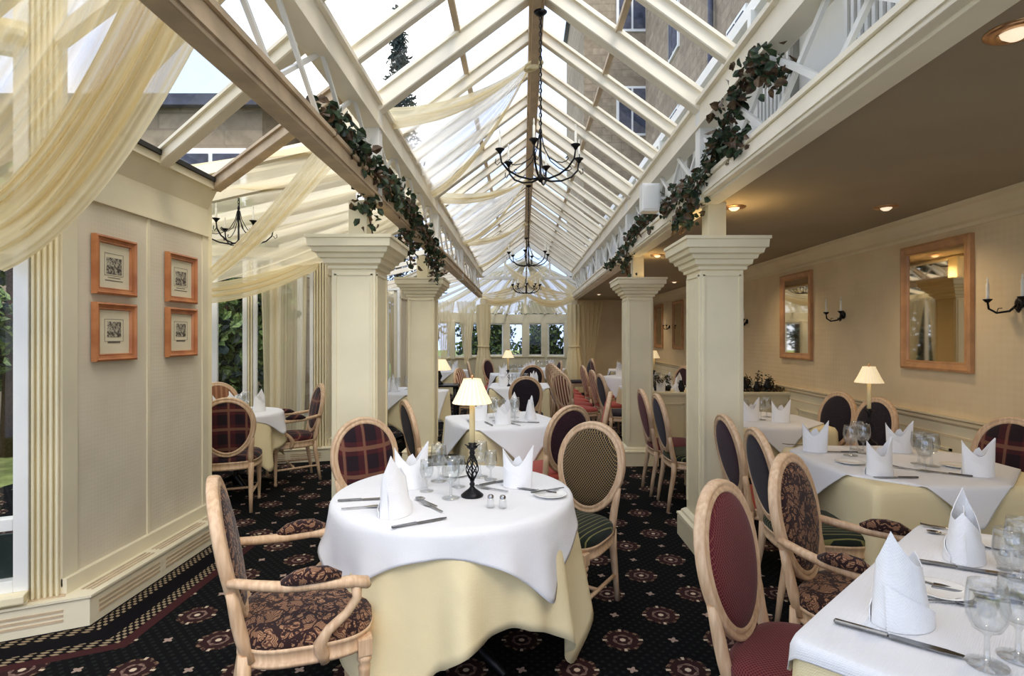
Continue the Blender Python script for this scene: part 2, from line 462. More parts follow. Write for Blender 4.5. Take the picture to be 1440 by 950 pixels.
# ------------------------------------------------------------------ clerestory behind the right lattice
b = BM(); box(b, 1.66, 1.72, -1, END, 2.6, 3.5); wc = struct(obj('wall_clerestory', b, 'white'))
yy = 1.35
for i in range(12):
    y0 = 1.25+i*1.06
    lb = BM()
    box(lb, 1.62, 1.66, y0, y0+.5, 2.64, 3.3)
    for k in range(9): box(lb, 1.605, 1.625, y0+.03+k*.055, y0+.055+k*.055, 2.66, 3.28, mi=1)
    o = obj('louvre_grille', lb, ['louvre_grey', 'white'], wc)
b = BM(); box(b, XR+.05, 1.72, -1, END, 2.6, 2.615); struct(obj('trim_4', b, 'white'))
b = BM(); box(b, XR+.08, 1.9, -1, END, 3.42, 3.5); 
for k in range(14): box(b, XR+.06, 1.68, k*1.1, k*1.1+.05, 3.3, 3.42)
struct(obj('trim_5', b, 'white'))

# ------------------------------------------------------------------ nave roof
roof = struct(empty('ceiling_nave_roof', (0, 0, 0)))
b = BM(); box(b, XM-.055, XM+.055, -1, END, ZR-.10, ZR+.06, .008); box(b, XM-.03, XM+.03, -1, END, ZR-.15, ZR-.10)
obj('ridge_beam', b, 'timber', roof)
def rafter(x0, z0, x1, z1, y, w=.07, h=.10, thick=False, y2=None):
    y2 = y if y2 is None else y2
    rb = BM()
    beam(rb, (x0, y, z0), (x1, y2, z1), w, h, bev=.006)
    beam(rb, (x0, y, z0+.045), (x1, y2, z1+.045), w+.05, .02)
    return rb
ys = [.85+.62*k for k in range(23)]
for i, y in enumerate(ys):
    for (xe, s) in ((XL, -1), (XR, 1)):
        heavy = i % 4 == 1
        rb = rafter(xe, ZP+.06, XM+.04*s, ZR+.02, y, .10 if heavy else .06, .14 if heavy else .09)
        obj('rafter', rb, 'beam', roof)
for (xe, s) in ((XL, -1), (XR, 1)):
    for i in range(len(ys)-1):
        g = BM(); y0, y1 = ys[i], ys[i+1]
        dx, dz = (XM-xe), (ZR-ZP)
        n = Vector((-dz, 0, dx)) if s < 0 else Vector((dz, 0, -dx)); 
        o3 = Vector((0, 0, .12))
        v = [g.verts.new(Vector(p)+o3) for p in ((xe, y0, ZP), (xe, y1, ZP), (XM, y1, ZR), (XM, y0, ZR))]
        g.faces.new(v)
        obj('glass_pane', g, 'pane', roof, fix=False)
    # a mid purlin strip of lighter glazing bar
    t = .52; xx = lerp(xe, XM, t); zz = lerp(ZP, ZR, t)+.11
    g = BM(); box(g, xx-.02, xx+.02, -.5, END, zz-.015, zz+.02); obj('purlin', g, 'timber', roof)
# opening lights: sloping struts across a few left bays, as in the photograph
for (ya, yb) in ():
    g = BM(); beam(g, (XL+.2, ya, 3.22), (XM-.1, yb+.8, 3.80), .05, .07); obj('brace', g, 'timber', roof)

# ------------------------------------------------------------------ beams, plates and lattices
def gallery(name, x, side, label, y0=-.6, y1=13.9):
    t = thing(name, label, 'railing', (x, 0, 0), 0, None)
    q = side   # +1: face that looks into the nave points to -x (right beam)
    b = BM(); box(b, -.05, .05, y0, y1, ZP-.09, ZP+.07, .01); box(b, -.08, .08, y0, y1, ZP+.05, ZP+.08); box(b, -.065, .065, y0, y1, ZP-.11, ZP-.09)
    obj('plate_beam', b, 'beam', t)
    b = BM(); box(b, -.045, .045, y0, y1, ZB-.005, ZB+.1, .008); box(b, -.06, .06, y0, y1, ZB+.1, ZB+.125); box(b, -.055, .055, y0, y1, ZB+.015, ZB+.03)
    obj('bottom_beam', b, 'beam' if q > 0 else 'timber', t)
    P = .56; k = 0; y = y0+.15
    while y + P < y1:
        lt = BM(); za, zb = ZB+.11, ZP-.1
        wd = .030 if q > 0 else .02
        beam(lt, (-.012, y, za), (-.012, y+P, zb), wd, .02, (1, 0, 0)); beam(lt, (.012, y+P, za), (.012, y, zb), wd, .02, (1, 0, 0))
        obj('lattice', lt, 'white', t)
        y += P; k += 1
    return t
gl = gallery('lattice_railing', XL, -1, 'cream lattice gallery along the left side of the glass roof, above the left columns')
gr = gallery('lattice_railing', XR, 1, 'white lattice gallery along the right side of the glass roof, before grey louvres')
for (x, s) in ((XL, -1), (XR, 1)):
    g = BM()
    for y in (3.95, 6.68, 9.4, 11.9):
        box(g, x-.052, x+.052, y-.05, y+.05, ZB-.012, ZP+.035, .004)
    struct(obj('trim_6' if s < 0 else 'trim_7', g, 'white'))
# fascia under the right beam, seen from below
b = BM(); box(b, XR+.03, XR+.1, -1, 14.6, 2.455, 2.6); box(b, XR+.0, XR+.115, -1, 14.6, 2.44, 2.465, .004); struct(obj('trim_8', b, 'beam'))

# ------------------------------------------------------------------ columns
def column(x, y, label):
    t = thing('square_column', label, 'column', (x, y, 0), 0, None)
    w, d = .15, .165
    b = BM(); box(b, -w, w, -d, d, .15, 2.0, .004)
    for sx in (-1, 1):                 # raised stiles round a sunk panel on the four faces
        box(b, sx*w-.008, sx*w+.008, -d+.02, -d+.035, .28, 1.93); box(b, sx*w-.008, sx*w+.008, d-.035, d-.02, .28, 1.93)
        box(b, sx*w-.008, sx*w+.008, -d+.02, d-.02, 1.92, 1.935)
    for sy in (-1, 1):
        box(b, -w+.02, -w+.033, sy*d-.008, sy*d+.008, .28, 1.93); box(b, w-.033, w-.02, sy*d-.008, sy*d+.008, .28, 1.93)
        box(b, -w+.02, w-.02, sy*d-.008, sy*d+.008, 1.92, 1.935)
    obj('shaft', b, 'cream', t)
    def ringed(prof):
        bb = BM(); rows = []
        for o, z in prof: rows.append([bb.verts.new((sx*(w+o), sy*(d+o), z)) for sx, sy in ((-1, -1), (1, -1), (1, 1), (-1, 1))])
        for A, B in zip(rows, rows[1:]):
            for j in range(4): bb.faces.new((A[j], A[(j+1) % 4], B[(j+1) % 4], B[j]))
        bb.faces.new(rows[0][::-1]); bb.faces.new(rows[-1]); return bb
    obj('base', ringed([(.055, 0), (.055, .14), (.045, .15), (.06, .155), (.058, .17), (.035, .18), (.03, .195), (.012, .21), (0, .215)]), 'cream', t)
    obj('capital', ringed([(0, 1.96), (.018, 1.965), (.02, 1.985), (.045, 2.0), (.05, 2.03), (.07, 2.035), (.078, 2.06), (.10, 2.07), (.108, 2.10), (.125, 2.105), (.128, 2.155), (.138, 2.16), (.138, 2.18), (0, 2.18)]), 'cream', t)
    b = BM(); box(b, -.065, .065, -.07, .07, 2.18, 2.46, .004); box(b, -.08, .08, -.085, .085, 2.18, 2.20, .003)
    obj('post', b, 'cream', t)
    return t
column(1.385, 4.07, 'square cream column nearest the camera on the right, beside the claret lattice chair')
column(1.37, 6.72, 'square cream column on the right, farther back, beyond the dark striped aisle chairs')
column(-1.16, 4.02, 'square cream column nearest the camera on the left, behind the round table')
column(-1.19, 6.72, 'square cream column on the left, standing behind the nearest left column')

# ------------------------------------------------------------------ left side wall, plinth, coving
def pilaster(bm, x0, y0, x1, y1, z0, z1, n=5, depth=.02):
    """fluted strip along the line"""
    a = Vector((x0, y0)); c = Vector((x1, y1)); d = (c-a); L = d.length; d.normalize(); nn = Vector((d.y, -d.x))
    for i in range(n):
        p = a + d*(L*(i+.5)/n)
        beam(bm, (p.x, p.y, z0), (p.x, p.y, z1), L/n*.55, depth*2, (nn.x, nn.y, 0), bev=.004)
def wall_panelled(name, y0, y1):
    b = BM(); box(b, WL-.12, WL, y0, y1, 0, 2.46)
    o = struct(obj(name, b, 'linen'))
    t = BM()
    for (a, c) in ((y0, y0+.10), ((y0+y1)/2-.012, (y0+y1)/2+.012), (y1-.07, y1)): box(t, WL, WL+.008, a, c, .2, 2.3)
    box(t, WL, WL+.012, y0, y1, 2.26, 2.46); box(t, WL, WL+.02, y0, y1, 2.255, 2.27)
    box(t, WL, WL+.03, y0, y1, .16, .24)
    obj('panel_moulding', t, 'cream_dull', o)
    return o
wall_panelled('wall_left', 2.92, 4.27)
wall_panelled('wall_left_middle', 6.9, 8.3)
wall_panelled('wall_left_far', 11.0, 12.2)

def plinth(name, path, h=.16, d=.15):
    b = BM(); sweep_x(b, [(0, 0), (0, h-.02), (-.012, h-.012), (-.012, h), (d, h), (d, 0)], path)
    o = struct(obj(name, b, 'cream_dull'))
    g = BM()
    for (p, q) in zip(path, path[1:]):
        P = Vector(p); Q = Vector(q); D = (Q-P); L = D.length; D.normalize(); n = Vector((-D.y, D.x))
        k = .06
        while k < L-.12:
            for off, wd in ((.035, .012), (.06, .012), (.085, .012)):
                a = P + D*k + n*off; c = P + D*min(k+.5, L-.08) + n*off
                beam(g, (a.x, a.y, h+.002), (c.x, c.y, h+.002), wd, .004)
            for zz in (.05, .075, .10):
                a = P + D*k - n*.001; c = P + D*min(k+.5, L-.08) - n*.001
                beam(g, (a.x, a.y, zz), (c.x, c.y, zz), .006, .012)
            k += .56
    obj('heating_grille', g, 'timber', o)
    return o
plinth('baseboard_left', [(-3.35, 2.37), (-2.25, 2.92), (-2.25, 4.27), (-2.4, 4.27)])
plinth('baseboard_left_middle', [(-3.9, 6.38), (-2.35, 6.78), (-2.25, 6.82), (-2.25, 8.3)])

# coving and aisle roof between the bays (bars run askew, towards the bays)
def aisle_roof(name, y0, y1, skew=.76, nb=3):
    r = struct(empty(name))
    b = BM()
    v = [b.verts.new(p) for p in ((WL, y0, 2.45), (WL, y1, 2.45), (WL+.08, y1, 2.61), (WL+.08, y0, 2.61))]; b.faces.new(v)
    v2 = [b.verts.new(p) for p in ((WL-.05, y0, 2.45), (WL-.05, y1, 2.45), (WL+.03, y1, 2.65), (WL+.03, y0, 2.65))]; b.faces.new(v2)
    box(b, WL+.05, WL+.10, y0, y1, 2.60, 2.66)
    obj('coving', b, 'cream_dull', r)
    zt = ZP-.02; xe = WL+.08
    for k in range(nb):
        yy = lerp(y0+.08, y1-.03, k/(nb-1))
        rb = BM(); beam(rb, (xe, yy, 2.63), (XL-.03, yy-skew, zt), .075, .08, bev=.006)
        beam(rb, (xe, yy, 2.67), (XL-.03, yy-skew, zt+.04), .11, .02)
        obj('rafter', rb, 'timber' if k == nb-1 else 'beam', r)
        if k < nb-1:
            y2 = lerp(y0+.08, y1-.03, (k+1)/(nb-1))
            g = BM(); v = [g.verts.new(p) for p in ((xe, yy, 2.69), (xe, y2, 2.69), (XL-.03, y2-skew, zt+.06), (XL-.03, yy-skew, zt+.06))]; g.faces.new(v)
            obj('glass_pane', g, 'pane', r, fix=False)
            f = BM()   # dark rubber rebate round the pane
            for (a, c) in ((v[0].co if False else (xe+.03, yy+.05, 2.665), (xe+.03, y2-.05, 2.665)),): beam(f, a, c, .02, .03)
            obj('rebate', f, 'rubber', r)
    return r
aisle_roof('ceiling_aisle_1', 2.92, 4.27)
aisle_roof('ceiling_aisle_2', 6.9, 8.3)
aisle_roof('ceiling_aisle_3', 11.0, 12.2)

# ------------------------------------------------------------------ bays with windows
def window_unit(name, p, q, z0, z1, frame='white', inner=.05, transoms=(), mull=0, depth=.07, glass='pane', lower=None, z_low=None):
    """window between two floor points, inner face to the right of travel"""
    P = Vector(p); Q = Vector(q); D = Q-P; L = D.length; ang = atan2(D.y, D.x)
    w = struct(empty(name, (P.x, P.y, 0), ang))
    f = BM()
    box(f, 0, inner, -depth/2, depth/2, z0, z1, .004); box(f, L-inner, L, -depth/2, depth/2, z0, z1, .004)
    box(f, inner, L-inner, -depth/2, depth/2, z0, z0+inner, .004); box(f, inner, L-inner, -depth/2, depth/2, z1-inner, z1, .004)
    for t in transoms: box(f, inner, L-inner, -depth/2, depth/2, t-.03, t+.03, .004)
    for k in range(mull):
        x = L*(k+1)/(mull+1); box(f, x-.03, x+.03, -depth/2+.003, depth/2-.003, z0+inner, z1-inner, .004)
    obj('frame', f, frame, w)
    g = BM(); v = [g.verts.new(c) for c in ((inner, 0, z0+inner), (L-inner, 0, z0+inner), (L-inner, 0, z1-inner), (inner, 0, z1-inner))]; g.faces.new(v)
    obj('glass', g, glass, w, fix=False)
    if lower:
        s = BM(); box(s, inner, L-inner, .02, .05, z0+inner, z_low); obj('lower_panel', s, lower, w)
    s = BM(); box(s, 0, L, -.10, .02, z0-.04, z0, .006); obj('sill', s, 'cream', w)
    return w
# bay 1, left foreground: canted out from the wall corner towards the camera
def cant(x, y0, k): return (x, y0 - k*(-2.40 - x))
b = BM()
pA = (-2.40, 2.92); pB = cant(-2.51, 2.92, .5)
pilaster(b, pB[0], pB[1], pA[0], pA[1], .16, 3.9, 5, .022)
beam(b, ((pA[0]+pB[0])/2-.03, (pA[1]+pB[1])/2+.05, 0), ((pA[0]+pB[0])/2-.03, (pA[1]+pB[1])/2+.05, 3.9), .14, .10, (-.447, .894, 0))
struct(obj('trim_9', b, 'cream'))
w1a = cant(-3.3, 2.92, .5)
window_unit('window_1', w1a, pB, .22, 1.98+1.0, transoms=(.56, 2.05), mull=0, inner=.06, lower='deck', z_low=.50)
window_unit('window_2', w1a, pB, 3.02, 4.1, inner=.06, mull=1)
b = BM(); beam(b, (w1a[0], w1a[1], 3.02), (pB[0], pB[1], 3.02), .09, .12); struct(obj('trim_10', b, 'cream'))
window_unit('window_3', (-3.9, .4), (-3.9, 1.5), .22, 2.98, transoms=(.56, 2.05), mull=1, inner=.06)
window_unit('window_4', (-3.9, 1.5), w1a, .22, 2.98, transoms=(.56, 2.05), mull=0, inner=.06)
window_unit('window_5', (-3.9, -1.6), (-3.9, .4), .22, 2.98, transoms=(.56, 2.05), mull=1, inner=.06)
b = BM()
for (x, y) in ((-3.9, .4), (-3.9, 1.5), w1a, (-3.9, -1.6)): box(b, x-.06, x+.06, y-.06, y+.06, 0, 3.1, .01)
beam(b, (-3.9, -1.6, 3.04), (-3.9, 1.5, 3.04), .1, .14); beam(b, (-3.9, 1.5, 3.04), (w1a[0], w1a[1], 3.04), .1, .14)
beam(b, (-3.9, -1.6, .1), (-3.9, 1.5, .1), .1, .22); beam(b, (-3.9, 1.5, .1), (w1a[0], w1a[1], .1), .1, .22); beam(b, (w1a[0], w1a[1], .1), (pB[0], pB[1], .1), .1, .22)
struct(obj('trim_11', b, 'cream'))
# glazed roof over bay 1
def bay_roof(name, outer, inner_pts, n=3):
    r = struct(empty(name))
    for i in range(len(outer)-1):
        o0, o1 = Vector(outer[i]), Vector(outer[i+1]); i0, i1 = Vector(inner_pts[i]), Vector(inner_pts[i+1])
        for k in range(n):
            a, c = o0.lerp(o1, k/n), i0.lerp(i1, k/n)
            rb = BM(); beam(rb, a, c, .06, .08); obj('rafter', rb, 'beam', r)
        g = BM(); up = Vector((0, 0, .05)); v = [g.verts.new(p+up) for p in (o0, o1, i1, i0)]; g.faces.new(v); obj('glass_pane', g, 'pane', r, fix=False)
    rb = BM(); beam(rb, outer[-1], inner_pts[-1], .06, .08); obj('rafter', rb, 'beam', r)
    return r
bay_roof('ceiling_bay_1', [(-3.9, -1.6, 3.05), (-3.9, 1.5, 3.05), (w1a[0], w1a[1], 3.05), (-2.4, 2.92, 3.05)],
         [(XL, -1.6, 3.45), (XL, .9, 3.45), (XL, 1.4, 3.45), (XL, 2.2, 3.25)])
# bay 2
A2, B2, C2, D2 = (-2.4, 4.27), (-3.9, 4.6), (-3.95, 6.5), (-2.4, 6.9)
def on(p, q, t): return (lerp(p[0], q[0], t), lerp(p[1], q[1], t))
window_unit('window_6', C2, B2, .30, 2.5, mull=1, inner=.05)
window_unit('window_7', C2, on(C2, D2, .44), .55, 2.45, mull=1, inner=.05)
window_unit('window_8', on(C2, D2, .48), on(C2, D2, .62), .55, 2.45, inner=.04)
window_unit('window_9', on(C2, D2, .64), on(C2, D2, .90), .20, 2.45, inner=.04)
b = BM()
for (s, e) in ((.44, .48), (.62, .64)): 
    p, q = on(C2, D2, s), on(C2, D2, e); pilaster(b, p[0], p[1], q[0], q[1], .16, 2.5, 2, .04)
p, q = on(C2, D2, .90), D2; pilaster(b, p[0], p[1], q[0], q[1], .16, 2.6, 5, .03)
beam(b, (p[0], p[1]+.06, 1.3), (q[0], q[1]+.06, 1.3), 2.6, .08, (0, 1, 0))
beam(b, (*C2, .26), (*on(C2, D2, .64), .26), .1, .55)
beam(b, (*B2, .16), (*C2, .16), .1, .3); beam(b, (*A2, 1.3), (*B2, 1.3), .1, 2.6)
beam(b, (*C2, 2.5), (*D2, 2.5), .12, .12); beam(b, (*B2, 2.5), (*C2, 2.5), .12, .12)
struct(obj('trim_12', b, 'cream'))
bay_roof('ceiling_bay_2', [(*B2, 2.56), (*C2, 2.56), (*D2, 2.56)], [(XL, 4.4, 3.12), (XL, 6.2, 3.12), (XL, 6.9, 3.12)])
# bay 3 and 4, beyond the middle wall, all glass with long voile curtains
for n, (ya, yb) in enumerate(((8.3, 11.0), (12.2, 14.5))):
    window_unit('window_%d' % (10+n*2), (-3.3, yb), (-3.3, ya), .3, 2.45, mull=2)
    window_unit('window_%d' % (11+n*2), (-3.3, yb), (-2.4, yb), .3, 2.45, mull=0)
    b = BM(); beam(b, (-3.3, ya, 2.5), (-3.3, yb, 2.5), .1, .12); beam(b, (-3.3, ya, .15), (-3.3, yb, .15), .1, .3); beam(b, (-3.3, yb, .15), (-2.4, yb, .15), .1, .3)
    struct(obj('trim_%d' % (13+n), b, 'cream'))
    bay_roof('ceiling_bay_%d' % (3+n), [(-3.35, ya, 2.56), (-3.35, yb, 2.56)], [(XL, ya, 3.1), (XL, yb, 3.1)], 4)

# ------------------------------------------------------------------ far end: gable glazing and conservatory apse
g = BM(); v = [g.verts.new(p) for p in ((XL, END, ZP), (XR, END, ZP), (XM, END, ZR))]; g.faces.new(v)
gw = struct(obj('window_14', g, 'pane', fix=False))
b = BM()
beam(b, (XL, END, ZP), (XM, END, ZR), .1, .12); beam(b, (XR, END, ZP), (XM, END, ZR), .1, .12)
for x, z in ((-.45, 3.5), (XM, 3.9), (.7, 3.5)): beam(b, (x, END, ZB+.5), (x, END, z), .05, .05)
beam(b, (XL, END, ZP-.05), (XR, END, ZP-.05), .1, .08)
struct(obj('trim_15', b, 'white')); seen_p = set()
ap = [(-3.4, 14.7), (-2.7, 17.0), (-1.3, 18.6), (-.55, 18.9), (.75, 18.9), (1.5, 18.6), (2.9, 17.0), (3.4, 15.2)]
n = 16
for (p, q) in zip(ap, ap[1:]):
    seg = hypot(q[0]-p[0], q[1]-p[1]); m = max(1, round(seg/.75))
    for k in range(m):
        a = on(p, q, (k+.12)/m); c = on(p, q, (k+.88)/m)
        window_unit('window_%d' % n, a, c, .85, 1.95, inner=.05); n += 1
b = BM()
for (p, q) in zip(ap, ap[1:]):
    beam(b, (*p, .42), (*q, .42), .12, .86); beam(b, (*p, 2.1), (*q, 2.1), .12, .3)
    seg = hypot(q[0]-p[0], q[1]-p[1]); m = max(1, round(seg/.75))
    for k in range(m+1):
        a = on(p, q, k/m)
        if (round(a[0], 2), round(a[1], 2)) in seen_p: continue
        seen_p.add((round(a[0], 2), round(a[1], 2))); box(b, a[0]-.12, a[0]+.12, a[1]-.075, a[1]+.075, .80, 1.99)
struct(obj('wall_apse', b, 'cream_dull'))
rf = struct(empty('ceiling_apse'))
for (p, q) in zip(ap, ap[1:]):
    top = (XM, 15.2, 3.6)
    rb = BM(); beam(rb, (*p, 2.25), top, .06, .08); obj('rafter', rb, 'white', rf)
    m_ = on(p, q, .5); rb = BM(); beam(rb, (*m_, 2.25), top, .05, .06); obj('rafter', rb, 'white', rf)
    g = BM(); g.faces.new([g.verts.new(v) for v in ((*p, 2.3), (*q, 2.3), (XM, 15.2, 3.65))]); obj('glass_pane', g, 'pane', rf, fix=False)
# ------------------------------------------------------------------ outside
def building(name, label, x0, x1, y0, y1, h, wallmat, wins, roofh, pipe=None):
    t = thing(name, label, 'building', ((x0+x1)/2, (y0+y1)/2, 0))
    cx, cy = (x0+x1)/2, (y0+y1)/2
    b = BM(); box(b, x0-cx, x1-cx, y0-cy, y1-cy, -.3, h); obj('wall', b, wallmat, t)
    b = BM(); box(b, x0-cx-.2, x1-cx+.2, y0-cy-.2, y1-cy+.2, h, h+.12); box(b, x0-cx-.28, x1-cx+.28, y0-cy-.28, y0-cy-.14, h-.1, h+.08); obj('gutter', b, 'slate', t)
    b = BM(); v = [b.verts.new(p) for p in ((x0-cx-.2, y0-cy-.2, h+.12), (x1-cx+.2, y0-cy-.2, h+.12), (x1-cx+.2, y1-cy+.2, h+.12), (x0-cx-.2, y1-cy+.2, h+.12))]
    r0 = b.verts.new((x0-cx+1.2, 0, h+roofh)); r1 = b.verts.new((x1-cx-1.2, 0, h+roofh))
    b.faces.new((v[0], v[1], r1, r0)); b.faces.new((v[2], v[3], r0, r1)); b.faces.new((v[1], v[2], r1)); b.faces.new((v[3], v[0], r0)); obj('roof', b, 'slate', t)
    for (face, a, z0, w, hh) in wins:
        f = BM(); g = BM()
        if face == 'y': box(f, a-cx-w/2, a-cx+w/2, y0-cy-.06, y0-cy+.02, z0, z0+hh, .01); box(g, a-cx-w/2+.1, a-cx-.04, y0-cy-.08, y0-cy-.055, z0+.1, z0+hh-.1); box(g, a-cx+.04, a-cx+w/2-.1, y0-cy-.08, y0-cy-.055, z0+.1, z0+hh-.1)
        else: box(f, x0-cx-.06, x0-cx+.02, a-cy-w/2, a-cy+w/2, z0, z0+hh, .01); box(g, x0-cx-.08, x0-cx-.055, a-cy-w/2+.1, a-cy-.04, z0+.1, z0+hh-.1); box(g, x0-cx-.08, x0-cx-.055, a-cy+.04, a-cy+w/2-.1, z0+.1, z0+hh-.1)
        fo = obj('window', f, 'white', t); obj('pane', g, 'slate', fo)
    if pipe:
        b = BM(); tube(b, [(x0-cx-.12, pipe-cy, 0), (x0-cx-.12, pipe-cy, h)], .07, 8); obj('drainpipe', b, 'slate', t)
    return t
building('stone_house', 'tall weathered stone house standing close along the right side of the glass roof', 4.6, 12, 2, 21, 14.5, 'stone', [('x', y, z, 1.1, 1.7) for y in (7.0, 12.0, 17.0) for z in (3.3, 6.6, 10)], 2, 13.4)
building('stone_house', 'end wing of the weathered stone building, facing the camera beyond the roof', 2.35, 9, 21.6, 30, 17, 'stone2', [('y', x, z, 1.2, 1.9) for x in (4.2, 6.6) for z in (5.0, 9.2, 13.2)], 2)
building('garden_house', 'low stone house with dark slate eaves seen through the left glass roof', -9.5, -4.45, 9.6, 15, 5.45, 'stone2', [('y', -7.0, 3.3, 1.2, 1.4), ('y', -5.3, 3.3, 1.2, 1.4)], .9)

def foliage(name, pts, mats, ls=(.03, .05), wid=.6, parent=None, dens=None, seed=1):
    """a cloud of small folded leaves, pts = list of (centre, radius, count)"""
    rnd = random.Random(seed); b = BM()
    for c, rad, cnt in pts:
        c = Vector(c)
        for _ in range(cnt):
            d = Vector((rnd.gauss(0, 1), rnd.gauss(0, 1), rnd.gauss(0, 1))); d.normalize()
            if isinstance(rad, tuple): off = Vector((d.x*rad[0], d.y*rad[1], d.z*rad[2]))*rnd.random()**.45
            else: off = d*rad*rnd.random()**.45
            p = c+off; L = rnd.uniform(*ls); W = L*wid*.5
            ax = Vector((rnd.gauss(0, 1), rnd.gauss(0, 1), rnd.gauss(-.3, 1))).normalized(); sd = ax.cross(Vector((rnd.gauss(0, 1), rnd.gauss(0, 1), rnd.gauss(0, 1)))).normalized()
            nn = ax.cross(sd)*L*.15
            v = [b.verts.new(q) for q in (p, p+ax*L*.35+sd*W+nn, p+ax*L*.75+sd*W*.7+nn, p+ax*L, p+ax*L*.75-sd*W*.7+nn, p+ax*L*.35-sd*W+nn)]
            mi = 1 if rnd.random() < .35 and len(mats) > 1 else 0
            for f in ((v[0], v[1], v[2], v[3]), (v[0], v[3], v[4], v[5])): b.faces.new(f).material_index = mi
    return obj(name, b, mats, parent, fix=False)
def tree(label, x, y, h, r, conifer=False, seed=1, base=.0):
    t = thing('fir_tree' if conifer else 'garden_tree', label, 'tree', (x, y, -.2))
    b = BM(); tube(b, [(0, 0, 0), (.03, 0, h*.5), (0, .02, h*.95)], [.13, .08, .02], 7); obj('trunk', b, 'stem', t)
    P = []; rnd = random.Random(seed)
    if conifer:
        for k in range(16):
            f = k/15; zz = lerp(h*.12+base, h, f); rr = r*(1-f)+.12
            P.append(((0, 0, zz), (rr, rr, h/26), 330))
        foliage('needles', P, ['leaf_fir'], (.18, .34), .3, t, seed=seed)
    else:
        for k in range(26):
            a = rnd.uniform(0, 6.28); f = rnd.random(); rr = r*.7*sqrt(rnd.random())
            P.append(((rr*cos(a), rr*sin(a), lerp(h*.3, h*.95, f)), r*.45, 130))
        foliage('crown', P, ['leaf_out', 'leaf_fir'], (.12, .24), .6, t, seed=seed)
    return t
tree('dark fir tree with its tip showing at the top of the left glass roof', -5.4, 24.5, 15.5, 2.2, True, 3)
tree('dark fir tree behind the low stone house, seen through the left lattice', -6.0, 17.6, 9.0, 1.8, True, 4)
tree('green garden tree outside the left bay window, nearest of the garden trees', -4.3, 8.1, 3.6, .9, False, 5)
tree('green garden tree left of the nearest one in the bay window', -7.3, 8.0, 3.9, 1.1, False, 6)
tree('leafy tree outside the round end windows, left of centre', -1.6, 24, 2.9, 1.3, False, 8)
tree('leafy tree outside the round end windows, right of centre', .7, 21.2, 2.9, 1.0, False, 9)
tree('leafy tree beyond the foreground bay window at the far left', -6.4, 3.8, 3.4, 1.0, False, 10)
for i, (x, y, lab) in enumerate(((-5.4, 7.3, 'clipped green shrub just outside the dining bay window'), (-7.4, 6.6, 'broad green shrub at the left, outside the dining bay window'), (-5.6, 4.9, 'low green shrub outside the foreground bay window'))):
    s = thing('garden_shrub', lab, 'shrub', (x, y, -.2))
    b = BM(); tube(b, [(0, 0, 0), (0, 0, .8)], [.05, .02], 6); obj('stem', b, 'stem', s)
    foliage('leaves', [((0, 0, .6), (.8, .5, .65), 1500)], ['leaf_out', 'leaf_fir'], (.07, .14), .6, s, seed=20+i)
